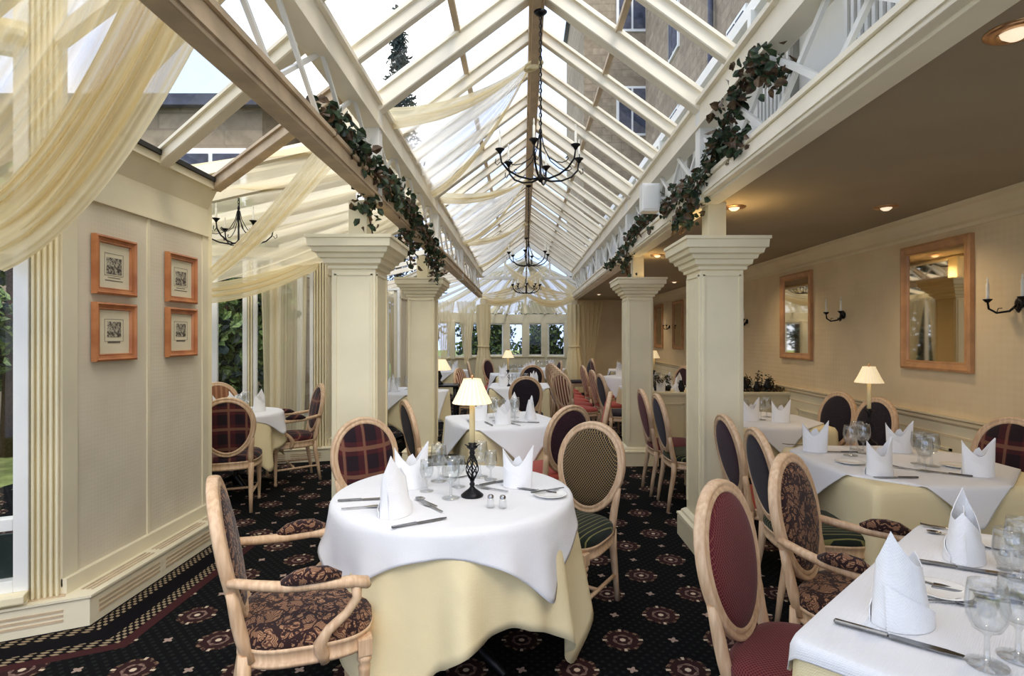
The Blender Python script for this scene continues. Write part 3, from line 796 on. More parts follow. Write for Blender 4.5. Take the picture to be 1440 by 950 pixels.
# ------------------------------------------------------------------ chairs (local: sitter faces +y)
TILT = R(11)
def bk(x, z, off=0):
    """point on the leaning back plane; z above floor"""
    dz = z-.46
    return (x, -.215 - dz*math.tan(TILT) + off*cos(TILT), z)
def seat_outline(y, grow=0):
    pass
def oval(a, c, zc, n=36, off=0, top=1.0):
    return [bk(a*sin(2*pi*i/n), zc + c*cos(2*pi*i/n), off) for i in range(n)]
def seat_shape(t, w=.245, d=.235):
    ct, st = cos(t), sin(t); e = .62
    x = w*math.copysign(abs(ct)**e, ct); y = d*math.copysign(abs(st)**e, st)
    x *= 1 + .10*(y/d)   # wider in front
    return x, y
def make_chair(label, fab, seatfab=None, arms=False, stretcher=False, group=None):
    seatfab = seatfab or fab
    t = thing('dining_armchair' if arms else 'dining_chair', label, 'chair', group=group)
    # seat cushion
    b = BM(); n = 40; rows = []
    for s, z in ((1.0, .435), (1.03, .45), (1.02, .475), (.95, .492), (.8, .502), (.5, .51), (.2, .513)):
        rows.append([b.verts.new((seat_shape(2*pi*i/n)[0]*s, seat_shape(2*pi*i/n)[1]*s, z)) for i in range(n)])
    for A, B_ in zip(rows, rows[1:]):
        for i in range(n): b.faces.new((A[i], A[(i+1) % n], B_[(i+1) % n], B_[i]))
    b.faces.new(rows[-1]); b.faces.new(rows[0][::-1]); obj('seat', b, 'f_'+seatfab, t, smooth=True)
    # apron
    b = BM(); rows = []
    for s, z in ((.95, .372), (1.0, .375), (1.03, .385), (1.03, .392), (1.0, .40), (1.015, .43), (1.04, .437), (1.03, .447), (.9, .447)):
        rows.append([b.verts.new((seat_shape(2*pi*i/n)[0]*s, seat_shape(2*pi*i/n)[1]*s, z)) for i in range(n)])
    for A, B_ in zip(rows, rows[1:]):
        for i in range(n): b.faces.new((A[i], A[(i+1) % n], B_[(i+1) % n], B_[i])).smooth = True
    b.faces.new(rows[0][::-1]); obj('seat_frame', b, 'wood', t)
    # oval back: moulded ring + two posts
    zc, a, c = .755, .205, .243
    b = BM(); N = 44
    ring = []
    for i in range(N):
        th = 2*pi*i/N; ring.append((a*sin(th)*(1+.09*cos(th)), zc+c*cos(th)))
    prof = [(-.024, -.012), (-.020, -.024), (-.010, -.027), (.0, -.017), (.005, -.016), (.011, -.023), (.020, -.018), (.023, -.006), (.023, .012), (.020, .022), (.011, .025), (.003, .017), (-.002, .018), (-.012, .026), (-.022, .016)]
    rows = []
    for i in range(N):
        th = 2*pi*i/N; nx, nz = sin(th)/a, cos(th)/c; l = hypot(nx, nz); nx /= l; nz /= l
        rows.append([b.verts.new(bk(ring[i][0]+nx*o, ring[i][1]+nz*o, f*.9)) for o, f in prof])
    for i in range(N):
        A, B_ = rows[i], rows[(i+1) % N]
        for j in range(len(prof)): b.faces.new((A[j], A[(j+1) % len(prof)], B_[(j+1) % len(prof)], B_[j])).smooth = True
    for s in (-1, 1):
        tube(b, [bk(s*.196, .66), bk(s*.190, .60), bk(s*.182, .54, -.002), bk(s*.18, .48), bk(s*.182, .40, .01)], [.017, .021, .023, .023, .022], 8)
    obj('back_frame', b, 'wood', t)
    # upholstered oval, domed on both faces
    b = BM()
    for sgn, dome in ((1, .026), (-1, .018)):
        rows = []
        for s, h in ((.93, .0), (.91, .25), (.84, .6), (.65, .85), (.35, .97), (.08, 1.0)):
            rows.append([b.verts.new(bk(s*a*sin(2*pi*i/N)*(1+.09*cos(2*pi*i/N)), zc+s*c*cos(2*pi*i/N), sgn*(.012+dome*h))) for i in range(N)])
        for A, B_ in zip(rows, rows[1:]):
            for i in range(N): b.faces.new((A[i], A[(i+1) % N], B_[(i+1) % N], B_[i]))
        b.faces.new(rows[-1])
    obj('backrest', b, 'f_'+fab, t, smooth=True)
    # legs
    for s in (-1, 1):
        b = BM(); x, y = s*.225, .19
        lathe(b, [(0, 0), (.013, 0), (.017, .02), (.012, .035), (.013, .05), (.021, .30), (.024, .315), (.018, .325), (.027, .34), (.027, .352), (.02, .36)], 12, (x, y, 0))
        box(b, x-.026, x+.026, y-.026, y+.026, .36, .425, .004); obj('leg', b, 'wood', t)
        b = BM(); tube(b, [(s*.185, -.265, 0), (s*.183, -.245, .15), (s*.182, -.215, .32), (s*.182, -.21, .43)], [.014, .018, .023, .024], 8); obj('leg', b, 'wood', t)
    if stretcher:
        b = BM()
        for s in (-1, 1): tube(b, [(s*.222, .19, .16), (s*.184, -.243, .16)], .011, 8)
        tube(b, [(-.2, 0, .16), (.2, 0, .16)], .011, 8); obj('stretcher', b, 'wood', t)
    if arms:
        for s in (-1, 1):
            b = BM()
            pts = [bk(s*.212, .70), (s*.235, -.18, .685), (s*.262, -.08, .672), (s*.282, .04, .668), (s*.288, .14, .662), (s*.283, .185, .650), (s*.278, .195, .632)]
            tube(b, pts, [.016, .018, .019, .019, .022, .022, .012], 10)
            sp = [(s*.284, .15, .65), (s*.283, .155, .60), (s*.280, .12, .55), (s*.272, .06, .50), (s*.262, .03, .45), (s*.252, .04, .41), (s*.245, .05, .375)]
            tube(b, sp, [.02, .017, .016, .018, .023, .024, .018], 10)
            ar = obj('arm', b, 'wood', t)
            b = BM(); pp = [(s*.262, -.095, .688), (s*.272, -.05, .70), (s*.279, .0, .705), (s*.283, .05, .703), (s*.287, .10, .692)]
            tube(b, pp, [.012, .027, .03, .028, .012], 10); obj('arm_pad', b, 'f_'+fab, ar)
    return t
protos = {}
used = set()
def chair(kind, x, y, face, label, group=None, k=.975):
    """x, y = seat centre; face = direction the sitter faces, degrees from +x"""
    fab, arms, st, sf = kind
    if kind not in protos: protos[kind] = make_chair(label, fab, sf, arms, st); t = protos[kind]
    else: t = copy_tree(protos[kind])
    t['label'] = label
    if group: t['group'] = group
    elif 'group' in t: del t['group']
    t.location = (x, y, 0); t.rotation_euler = (0, 0, R(face-90)); t.scale = (k, k, k)
    return t
BRO = ('brocade', True, False, None); PLAID = ('plaid', False, True, None); PLAIDA = ('plaid', True, True, None); RED = ('red', False, False, None)
GRN = ('green', False, True, 'stripegreen'); PLUM = ('plum', False, False, 'rust'); BLK = ('black', False, False, 'stripegreen'); RUST = ('rust', False, True, None)
BRN = ('brown', False, True, None); STR = ('stripe', False, False, 'rust'); BLP = ('black', False, False, None)
# ------------------------------------------------------------------ cloths
def shapeR(half, p, rot, asp=1.0):
    def f(t):
        c, s = cos(t-rot), sin(t-rot)
        return 1/((abs(c/half)**p + abs(s/(half*asp))**p)**(1/p))
    return f
def cloth(name, cx, cy, z, TR, ER, mat, label, cat='tablecloth', folds=9, amp=.10, flare=.10, seed=1, group=None, off=(0, 0), cone=.25, parent=None):
    """cloth lying on a top of outline TR(theta), own outline ER(theta), hanging where it is larger"""
    rnd = random.Random(seed); b = BM(); n = 200
    ph = [rnd.uniform(0, 6.28) for _ in range(4)]
    rows = []
    def rad(t):
        # outline of the cloth, whose centre may be off the table's centre
        if off == (0, 0): return ER(t)
        lo, hi = 0, 3
        for _ in range(22):
            m = (lo+hi)/2; x, y = m*cos(t)-off[0], m*sin(t)-off[1]
            if hypot(x, y) < ER(atan2(y, x)): lo = m
            else: hi = m
        return lo
    Rm = [TR(2*pi*i/n) for i in range(n)]; Er = [rad(2*pi*i/n) for i in range(n)]
    def P(i, r, zz): t = 2*pi*i/n; return (r*cos(t), r*sin(t), zz)
    c = b.verts.new((0, 0, z))
    for f in (.25, .5, .75, .93): rows.append([b.verts.new(P(i, min(Rm[i], Er[i])*f, z)) for i in range(n)])
    fine = min(.02, .02)
    rows.append([b.verts.new(P(i, min(Rm[i]*.995, Er[i]), z)) for i in range(n)])
    K = 12; Lmin = max(0, min(e-r for e, r in zip(Er, Rm)))
    for k in range(1, K+1):
        row = []
        for i in range(n):
            t = 2*pi*i/n; L = max(0, Er[i]-Rm[i])*k/K
            if L <= 0: row.append(b.verts.new(P(i, Er[i], z-.0005*k))); continue
            w = (sin(folds*t+ph[0]) + .5*sin((folds*1.7)//1*t+ph[1]) + .3*sin((folds*2.6)//1*t+ph[2]))
            ex = max(0, (Er[i]-Rm[i]) - 1.15*Lmin - .03)*(k/K)*cone
            out = .012*min(1, L/.03) + flare*L + ex + amp*w*L*min(1, L*5.0)
            if L < .02: zz = z - L*.4
            else: zz = z - .008 - (L-.02)*.985 + .02*abs(w)*L
            zz = max(zz, .012)
            row.append(b.verts.new(P(i, Rm[i]+max(out, .006*k/K), zz)))
        rows.append(row)
    for i in range(n): b.faces.new((c, rows[0][i], rows[0][(i+1) % n]))
    for A, B_ in zip(rows, rows[1:]):
        for i in range(n):
            b.faces.new((A[i], B_[i], B_[(i+1) % n], A[(i+1) % n]))
    o = obj(name, b, mat, parent, smooth=True, fix=True); o.location = (cx, cy, 0)
    md = o.modifiers.new('thick', 'SOLIDIFY'); md.thickness = .0022; md.offset = 1
    if label: tag(o, label, cat, group)
    return o
def table(cx, cy, half, rot, round_, label, asp=1.0, group=None):
    t = thing('round_table' if round_ else 'square_table', label, 'table', (cx, cy, 0), rot, group)
    b = BM()
    if round_: lathe(b, [(0, .715), (half-.01, .715), (half, .72), (half, .735), (half-.01, .74), (0, .74)], 48)
    else: box(b, -half+.02, half-.02, -half*asp+.02, half*asp-.02, .715, .738, .006)
    obj('tabletop', b, 'wood', t)
    b = BM(); lathe(b, [(.03, .04), (.045, .1), (.03, .16), (.03, .55), (.05, .6), (.05, .715)], 14); obj('pedestal', b, 'black_iron', t)
    for k in range(4):
        a = k*pi/2+.785; b = BM(); tube(b, [(.02*cos(a), .02*sin(a), .12), (.2*cos(a), .2*sin(a), .07), (.36*cos(a), .36*sin(a), .018)], [.025, .02, .016], 8); obj('leg', b, 'black_iron', t)
    return t

# ------------------------------------------------------------------ table ware
def make_napkin(kind):
    b = BM(); n = 72
    rows = []
    def tri(q): return 1-abs(q)
    def rim(t):
        if kind == 0:      # crown fold: two points with a V between them
            q = abs(cos(t)); return .105 + .10*max(0, (q-.12)/.88)**1.3 - (.02 if cos(t) < 0 else 0)*q
        a = abs((t-.7+pi) % (2*pi)-pi)/pi; c = abs((t-3.3+pi) % (2*pi)-pi)/pi
        return .085 + .135*max(0, 1-a*1.55)**1.15 + .075*max(0, 1-c*2.0)
    for k, f in enumerate((0, .1, .3, .5, .7, .85, .95, 1)):
        row = []
        for i in range(n):
            t = 2*pi*i/n; h = rim(t)*f; e = h/.2
            ga = (1 + .10*e) if kind == 0 else (1 - .30*e)
            gb = (1 - .72*e) if kind == 0 else (1 - .50*e)
            fold = 1 - .07*abs(sin(1.5*t+.4)) + .03*abs(sin(4*t))*e
            x = .072*ga*fold*cos(t); y = .052*gb*fold*sin(t)
            if kind == 1: x += .012*e
            row.append(b.verts.new((x, y, h)))
        rows.append(row)
    for A, B_ in zip(rows, rows[1:]):
        for i in range(n): b.faces.new((A[i], A[(i+1) % n], B_[(i+1) % n], B_[i]))
    # inner leaf and the diagonal flap folded across the front
    hh = .15 if kind == 0 else .17
    v = [b.verts.new(p) for p in ((-.045, .0, .02), (.045, .0, .02), (.04, .0, hh*.62), (.008, .004, hh), (-.012, -.002, hh*.93), (-.042, .0, hh*.55))]; b.faces.new(v)
    for sg in (-1, 1):
        P = []
        for i in range(9):
            f = i/8; t = -pi/2*sg + lerp(-1.15, 1.15, f); P.append((t, .02+.085*(1-f)))
        lo = [b.verts.new((.0745*cos(t), .0545*sin(t), .0)) for t, z in P]
        hi = [b.verts.new((.0745*cos(t)*(1+.02), .0545*sin(t)*(1-.36*z/.2*(1.6 if kind == 0 else 1.1)), z)) for t, z in P]
        for i in range(8): b.faces.new((lo[i], lo[i+1], hi[i+1], hi[i]))
    o = obj('folded_napkin', b, 'napkin', smooth=True, fix=False)
    md = o.modifiers.new('thick', 'SOLIDIFY'); md.thickness = .0022; md.offset = 0
    for m in (0,):
        es = o.modifiers.new('crease', 'EDGE_SPLIT'); es.split_angle = R(40)
    return o
def lib(f):
    cache = {}
    def g(*key):
        if key not in cache: cache[key] = [f(*key), True]; return cache[key][0]
        return copy_tree(cache[key][0])
    return g
napkin_ = lib(make_napkin)
ZT = .757    # surface of the white cloths
def napkin(x, y, rz, label, kind=0, z=ZT, k=1.0, group='folded napkins'):
    o = napkin_(kind); tag(o, label, 'napkin', group); o.location = (x, y, z); o.rotation_euler = (0, 0, R(rz)); o.scale = (k, k, k); return o
def make_goblet(big):
    b = BM(); k = 1.25 if big else 1.0
    lathe(b, [(0, .002), (.032, .0), (.033, .003), (.012, .006), (.005, .012), (.004, .05), (.008, .058), (.022, .066), (.031, .085), (.034, .105), (.031, .135), (.029, .15), (.028, .15), (.030, .135), (.0325, .105), (.029, .086), (.02, .07), (0, .064)], 20)
    o = obj('wine_goblet', b, 'goblet', smooth=True); o.scale = (k, k, k); return o
gob_ = lib(make_goblet)
def goblet(x, y, label, big=False, z=ZT, group='wine glasses', k=None):
    o = gob_(big); tag(o, label, 'glass', group); o.location = (x, y, z)
    if k: o.scale = (k, k, k)
    return o
def make_cut(kind):
    b = BM()
    if kind == 'knife':
        beam(b, (0, -.115, .006), (0, -.01, .006), .013, .009, bev=.003)
        v0 = [(-.009, -.01), (.009, -.01), (.0105, .08), (.006, .115), (-.004, .118), (-.009, .09)]; prism(b, v0, .004, .0065)
    elif kind == 'fork':
        beam(b, (0, -.1, .006), (0, .0, .006), .008, .004, bev=.001); prism(b, [(-.004, 0), (.004, 0), (.012, .03), (.012, .05), (-.012, .05), (-.012, .03)], .004, .008)
        for x in (-.0105, -.0035, .0035, .0105): beam(b, (x, .05, .006), (x, .09, .010), .0028, .003)
    else:
        beam(b, (0, -.1, .006), (0, .02, .006), .007, .004, bev=.001)
        lathe(b, [(0, 0), (.012, .001), (.019, .006), (.0205, .0085), (.0185, .0085), (.011, .004), (0, .003)], 14, (0, .045, .002), mat=Matrix.Diagonal((1, 1.45, 1, 1)))
    return obj({'knife': 'table_knife', 'fork': 'table_fork', 'spoon': 'table_spoon'}[kind], b, 'steel_dark' if kind == 'knife' else 'chrome')
cut_ = lib(make_cut)
def cutlery(kind, x, y, rz, label, z=ZT, k=1.0, group=None):
    o = cut_(kind); tag(o, label, {'knife': 'knife', 'fork': 'fork', 'spoon': 'spoon'}[kind], group or kind + 's laid on the tables'); o.location = (x, y, z); o.rotation_euler = (0, 0, R(rz)); o.scale = (k, k, k); return o
def make_plate():
    b = BM(); lathe(b, [(0, .0), (.04, .0), (.05, .003), (.078, .012), (.079, .0135), (.076, .014), (.05, .007), (.04, .005), (0, .005)], 32); return obj('side_plate', b, 'china', smooth=True)
pl_ = lib(make_plate)
def plate(x, y, label, z=ZT): o = pl_(); tag(o, label, 'plate', 'white side plates'); o.location = (x, y, z); return o
def cruet(x, y, label, z=ZT, k=1.0):
    t = thing('salt_shaker', label, 'shaker', (x, y, z), group='salt and pepper shakers')
    b = BM(); lathe(b, [(0, 0), (.016, 0), (.018, .004), (.015, .03), (.013, .042), (0, .044)], 16); obj('body', b, 'goblet', t, smooth=True)
    b = BM(); lathe(b, [(.0135, .041), (.0135, .05), (.008, .056), (0, .058)], 16); obj('cap', b, 'chrome', t, smooth=True); t.scale = (k, k, k); return t
def make_lamp(label, full=True):
    t = thing('candlestick_lamp', label, 'table lamp')
    b = BM(); lathe(b, [(0, 0), (.05, 0), (.052, .006), (.035, .02), (.016, .034), (.009, .045), (.013, .055), (.008, .065), (.012, .075)], 20); obj('base', b, 'black_iron', t, smooth=True)
    if full:
        b = BM()
        for dr in (1, -1):
            for k in range(6):
                P = []
                for i in range(13):
                    f = i/12; a = k*pi/3 + dr*f*2.6; r = .007 + .021*sin(pi*f**.85); P.append((r*cos(a), r*sin(a), .075+.115*f))
                tube(b, P, .0025, 5)
        tube(b, [(0, 0, .07), (0, 0, .2)], .004, 6); obj('lattice_bulb', b, 'black_iron', t)
    b = BM(); lathe(b, [(.006, .185), (.014, .195), (.010, .21), (.024, .222), (.026, .228), (.013, .232), (.014, .245), (0, .246)], 18)
    for k in range(6): a = k*pi/3; beam(b, (.014*cos(a), .014*sin(a), .226), (.034*cos(a), .034*sin(a), .236), .01, .003)
    obj('candle_cup', b, 'black_iron', t)
    b = BM(); lathe(b, [(0, .24), (.0135, .24), (.012, .46), (0, .46)], 14); obj('candle', b, 'cream_candle', t, smooth=True)
    b = BM(); n = 48
    rows = [[b.verts.new(((r*(1+(.015 if i % 2 else -.015)))*cos(2*pi*i/n), (r*(1+(.015 if i % 2 else -.015)))*sin(2*pi*i/n), z)) for i in range(n)] for r, z in ((.090, .425), (.088, .43), (.070, .465), (.052, .505), (.041, .53), (.040, .536))]
    for A, B_ in zip(rows, rows[1:]):
        for i in range(n): b.faces.new((A[i], A[(i+1) % n], B_[(i+1) % n], B_[i]))
    o = obj('lamp_shade', b, 'shade', t); md = o.modifiers.new('thick', 'SOLIDIFY'); md.thickness = .0015
    b = BM(); tube(b, [(0, 0, .45), (0, 0, .54)], .003, 6); tube(b, [(-.04, 0, .528), (.04, 0, .528)], .002, 5); lathe(b, [(0, .54), (.008, .542), (.008, .55), (0, .556)], 10); obj('fitting', b, 'brass', t)
    return t
lamp0 = None
def lamp(x, y, label, z=ZT, k=1.0, group=None):
    global lamp0
    if lamp0 is None: lamp0 = make_lamp(label); t = lamp0
    else: t = copy_tree(lamp0)
    t['label'] = label; t.location = (x, y, z); t.scale = (k, k, k)
    return t
# ================================================================== round table in the foreground
TX, TY = -.33, 2.71
table(TX, TY, .53, 0, True, 'round table in the foreground, hidden under gold and white cloths')
cloth('tablecloth', TX, TY, .744, lambda t: .545, shapeR(.97, 14, R(28)), 'yellow_cloth', 'pale gold floor-length cloth draped over the round foreground table', folds=9, amp=.075, flare=.07, seed=3, cone=.12)
cloth('overcloth', TX, TY, .7535, lambda t: .553, shapeR(.67, 16, R(2)), 'white_cloth', 'white square cloth laid over the gold cloth of the round foreground table', folds=8, amp=.09, flare=.14, seed=5, cone=.1)
lx, ly = at(664, 697, ZT); lamp(lx, ly, 'candlestick lamp with cream pleated shade on the round foreground table', k=1.02)
NG = 'napkins on the round table'
x, y = at(556, 722, ZT); napkin(x, y, -112, 'tall white folded napkin at the left front of the round table', 1, k=1.16, group=NG)
x, y = at(578, 684, ZT); napkin(x, y, 20, 'white folded napkin with spread points behind the front one on the round table', 0, k=1.08, group=NG)
x, y = at(728, 683, ZT); napkin(x, y, -8, 'white crown-folded napkin right of the lamp on the round table', 0, k=1.0, group=NG)
for px, py, big, lab in ((617, 676, 1, 'tall wine glass left of the lamp, beside the dark chair seat'), (600, 690, 0, 'small wine glass nearest the pointed napkins on the round table'), (634, 700, 1, 'wine glass in front of the others on the round table'), (645, 684, 0, 'small wine glass just left of the lamp foot'), (675, 670, 1, 'wine glass directly behind the lamp foot'), (690, 674, 0, 'small wine glass between the lamp and the right napkin')):
    x, y = at(px, py, ZT); goblet(x, y, lab, bool(big), group='wine glasses on the round table')
x, y = at(690, 713, ZT); cruet(x, y, 'left of the pair of glass shakers right of the lamp foot')
x, y = at(707, 714, ZT); cruet(x, y, 'right of the pair of glass shakers right of the lamp foot')
for kind, px, py, rz, lab in (('knife', 590, 736, -58, 'long knife at the front of the round table'), ('knife', 512, 703, -78, 'rear knife at the left rim of the round table'), ('fork', 514, 714, -74, 'fork below the knife at the left rim of the round table'),
    ('spoon', 598, 706, 40, 'spoon right of the tall front napkin'), ('fork', 606, 713, 38, 'fork right of the tall front napkin'), ('knife', 700, 678, -50, 'knife left of the right napkin on the round table'),
    ('fork', 690, 688, 60, 'fork in front of the right napkin on the round table'), ('knife', 752, 690, 62, 'knife right of the right napkin on the round table')):
    x, y = at(px, py, ZT); cutlery(kind, x, y, rz, lab)
x, y = at(774, 697, ZT); plate(x, y, 'white side plate at the right rim of the round table')
x, y = at(640, 668, ZT); plate(x, y, 'white side plate at the back of the round table')
x, y = at(770, 694, ZT); cutlery('knife', x, y, -60, 'small knife lying on the side plate at the right rim of the round table', z=ZT+.014, k=.8)

chair(BRO, -.835, 2.16, 25, 'brown brocade armchair with limed frame in the left foreground', None)
chair(PLAID, -.80, 3.30, -48, 'dark red plaid oval-back chair behind the round table, in front of the left column')
chair(GRN, .24, 3.10, -127, 'oval-back chair with green and gold lattice fabric right of the round table')
# ================================================================== second table in the aisle
T2 = (-.17, 5.05)
def set_square(cx, cy, half, rot, where, overhalf=.62, off=(0, 0), yhalf=.80, seed=2, group=None, asp=1.0, orot=45):
    table(cx, cy, half, R(rot), False, 'square table ' + where + ', under its cloths', asp)
    TR = shapeR(half+.01, 44, R(rot), asp); TR2 = shapeR(half+.017, 44, R(rot), asp)
    cloth('tablecloth', cx, cy, .744, TR, shapeR(yhalf, 30, R(rot), (yhalf+half*(asp-1))/yhalf), 'yellow_cloth', 'pale gold cloth on the square table ' + where, folds=5, amp=.03, flare=.035, seed=seed, cone=.5)
    cloth('overcloth', cx, cy, .7535, TR2, shapeR(overhalf, 30, R(rot+orot)), 'white_cloth', 'white cloth laid cornerwise on the square table ' + where, folds=4, amp=.03, flare=.10, seed=seed+1, off=off)
set_square(*T2, .42, 22, 'in the centre aisle behind the round table', .58, yhalf=.86)
# pieces on it
for dx, dy, rz, kd, lab in ((-.22, -.05, 15, 0, 'left white napkin on the centre aisle table'), (.08, .24, 60, 1, 'rear white napkin on the centre aisle table'), (.24, .02, 80, 0, 'right white napkin on the centre aisle table'), (.0, -.26, 10, 1, 'front white napkin on the centre aisle table')):
    napkin(T2[0]+dx, T2[1]+dy, rz, lab, kd, group='napkins on the centre aisle table')
for dx, dy, lab in ((-.06, -.1, 'front left glass of the centre aisle table'), (.02, -.04, 'middle glass of the centre aisle table'), (.1, -.12, 'front right glass of the centre aisle table'), (-.1, .1, 'rear left glass of the centre aisle table'), (.1, .1, 'rear right glass of the centre aisle table')):
    goblet(T2[0]+dx, T2[1]+dy, lab, True, group='wine glasses on the centre aisle table')
for kk, dx, dy, rz in (('knife', -.12, -.27, 20), ('fork', -.3, -.15, 10), ('knife', .2, -.2, 80), ('fork', .1, -.3, 30)): cutlery(kk, T2[0]+dx, T2[1]+dy, rz, {'knife': 'knife laid at the %s of the centre aisle table', 'fork': 'fork laid at the %s of the centre aisle table'}[kk] % ('left front' if dx < .1 else 'right front'))
chair(BLK, -.66, 4.62, 25, 'dark oval-back chair left of the centre aisle table, seen half from the side')
chair(PLUM, .17, 4.40, 128, 'plum oval-back chair with rust seat in front of the centre aisle table')
chair(RUST, .50, 5.22, 170, 'rust red oval-back chair at the right side of the centre aisle table')
chair(BLP, .03, 7.5, 92, 'dark oval-back chair seen from behind in the middle of the centre aisle')

# ================================================================== right near table (turned 42 degrees)
c4 = Vector((.69, 1.39)); u4 = Vector((.735, .678)); v4 = Vector((.678, -.735))
L4, W4 = 1.22, 1.10
m4 = c4 + u4*L4/2 + v4*W4/2; rot4 = atan2(u4.y, u4.x)
set_square(m4.x, m4.y, L4/2, math.degrees(rot4), 'in the right foreground', .665, yhalf=.85, seed=9, asp=W4/L4, orot=0)
NG = 'napkins on the right foreground table'
x, y = at(1268, 874, ZT); napkin(x, y, -165, 'large white folded napkin nearest the camera on the right foreground table', 1, k=1.12, group=NG)
x, y = at(1356, 786, ZT); napkin(x, y, 40, 'white folded napkin farther back on the right foreground table', 1, k=1.04, group=NG)
for kind, px, py, rz, lab, kk in (('knife', 1258, 899, -128, 'long knife in front of the nearest napkin', 1.15), ('knife', 1352, 800, -117, 'knife in front of the rear napkin of the right foreground table', 1.15), ('fork', 1342, 828, 62, 'fork beside the side plate of the right foreground table', 1.0),
      ('knife', 1372, 838, -118, 'second knife beside the side plate of the right foreground table', .9), ('spoon', 1335, 848, -100, 'spoon right of the nearest napkin', .9), ('fork', 1330, 744, 60, 'fork left of the rear napkin of the right foreground table', .9), ('spoon', 1330, 752, 60, 'spoon left of the rear napkin of the right foreground table', .8)):
    x, y = at(px, py, ZT); cutlery(kind, x, y, rz, lab, k=kk)
x, y = at(1322, 833, ZT); plate(x, y, 'white side plate right of the nearest napkin')
x, y = at(1398, 766, ZT); plate(x, y, 'white side plate right of the rear napkin of the right foreground table')
for px, py, lab in ((1388, 935, 'wine glass nearest the camera at the right edge'), (1432, 925, 'wine glass beside the nearest one, cut by the right edge'), (1420, 835, 'wine glass behind the nearest pair at the right edge'), (1436, 815, 'rearmost wine glass of the right foreground table')):
    x, y = at(px, py, ZT); goblet(x, y, lab, True, group='wine glasses on the right foreground table')
for px, py, lab in ((1412, 800, 'left glass shaker at the right edge'), (1434, 803, 'right glass shaker at the right edge')): 
    x, y = at(px, py, ZT); cruet(x, y, lab, k=1.1)
chair(RED, .915, 1.77, -42, 'claret lattice oval-back chair in the right foreground, beside the right column')
chair(BRO, 1.36, 2.22, -46, 'brown brocade armchair behind the claret chair on the right')
# ================================================================== right middle table
T5 = (2.28, 3.32)
set_square(*T5, .50, 0, 'by the right wall, with the candlestick lamp', .56, yhalf=.92, seed=14, off=(-.06, .05))
lx, ly = at(1222, 624, ZT); lamp(lx, ly, 'candlestick lamp with cream shade on the table by the right wall')
NG = 'napkins on the table by the right wall'
for px, py, rz, kd, lab in ((1146, 634, -30, 0, 'rear left white napkin on the table by the right wall'), (1236, 667, 10, 0, 'front left white napkin on the table by the right wall'), (1264, 635, -20, 0, 'rear right white napkin on the table by the right wall'), (1375, 668, -15, 0, 'front right white napkin on the table by the right wall')):
    x, y = at(px, py, ZT); napkin(x, y, rz, lab, kd, group=NG)
for px, py, lab in ((1196, 640, 'left glass behind the front napkins by the right wall'), (1205, 632, 'rear left glass beside the lamp by the right wall'), (1214, 637, 'glass touching the lamp foot by the right wall'), (1300, 662, 'front glass between the napkins by the right wall'), (1310, 655, 'rear glass between the napkins by the right wall'), (1292, 652, 'left glass between the napkins by the right wall')):
    x, y = at(px, py, ZT); goblet(x, y, lab, True, group='wine glasses on the table by the right wall')
for kk, px, py, rz, lab in (('knife', 1260, 672, 88, 'knife at the near edge of the table by the right wall'), ('knife', 1180, 636, 85, 'knife right of the rear left napkin by the right wall'), ('fork', 1278, 660, 40, 'fork right of the front left napkin by the right wall'), ('knife', 1330, 666, 50, 'knife left of the front right napkin by the right wall'), ('fork', 1120, 626, 85, 'fork left of the rear left napkin by the right wall')):
    x, y = at(px, py, ZT); cutlery(kk, x, y, rz, lab)
x, y = at(1195, 651, ZT); plate(x, y, 'white side plate at the left edge of the table by the right wall')
x, y = at(1345, 656, ZT); plate(x, y, 'white side plate left of the front right napkin by the right wall')
chair(BLK, 1.60, 3.10, -4, 'black oval-back chair with striped green seat behind the brocade armchair')
chair(PLUM, 1.62, 3.66, 0, 'plum oval-back chair with rust seat just right of the nearest right column')
chair(PLAID, 2.80, 3.42, 200, 'plaid oval-back chair against the right wall, behind the front right napkin')
chair(BLP, 2.82, 2.86, 185, 'dark oval-back chair at the right edge against the right wall')
# table 6, farther along the right aisle
T6 = (2.12, 5.1)
set_square(*T6, .46, 0, 'in the right aisle beyond the lamp table', .52, yhalf=.84, seed=18)
for px, py, rz, lab in ((1056, 591, 10, 'left white napkin on the table beyond the lamp table'), (1098, 593, -30, 'right white napkin on the table beyond the lamp table')):
    x, y = at(px, py, ZT); napkin(x, y, rz, lab, 0, group='napkins on the table beyond the lamp table')
for px, py, lab in ((1070, 590, 'glass between the napkins beyond the lamp table'), (1078, 586, 'glass behind the napkins beyond the lamp table'), (1046, 590, 'glass left of the napkins beyond the lamp table')):
    x, y = at(px, py, ZT); goblet(x, y, lab, True, group='wine glasses beyond the lamp table')
chair(BLP, 2.66, 4.62, 190, 'dark oval-back chair by the right wall, left of the lamp')
chair(BLP, 2.62, 5.10, 192, 'dark oval-back chair by the right wall, farther left of the lamp')
chair(RED, 1.46, 5.45, 0, 'claret oval-back chair between the two right columns, the farther of the pair')
chair(BLK, 1.50, 4.98, 0, 'dark oval-back chair between the two right columns, the nearer of the pair')
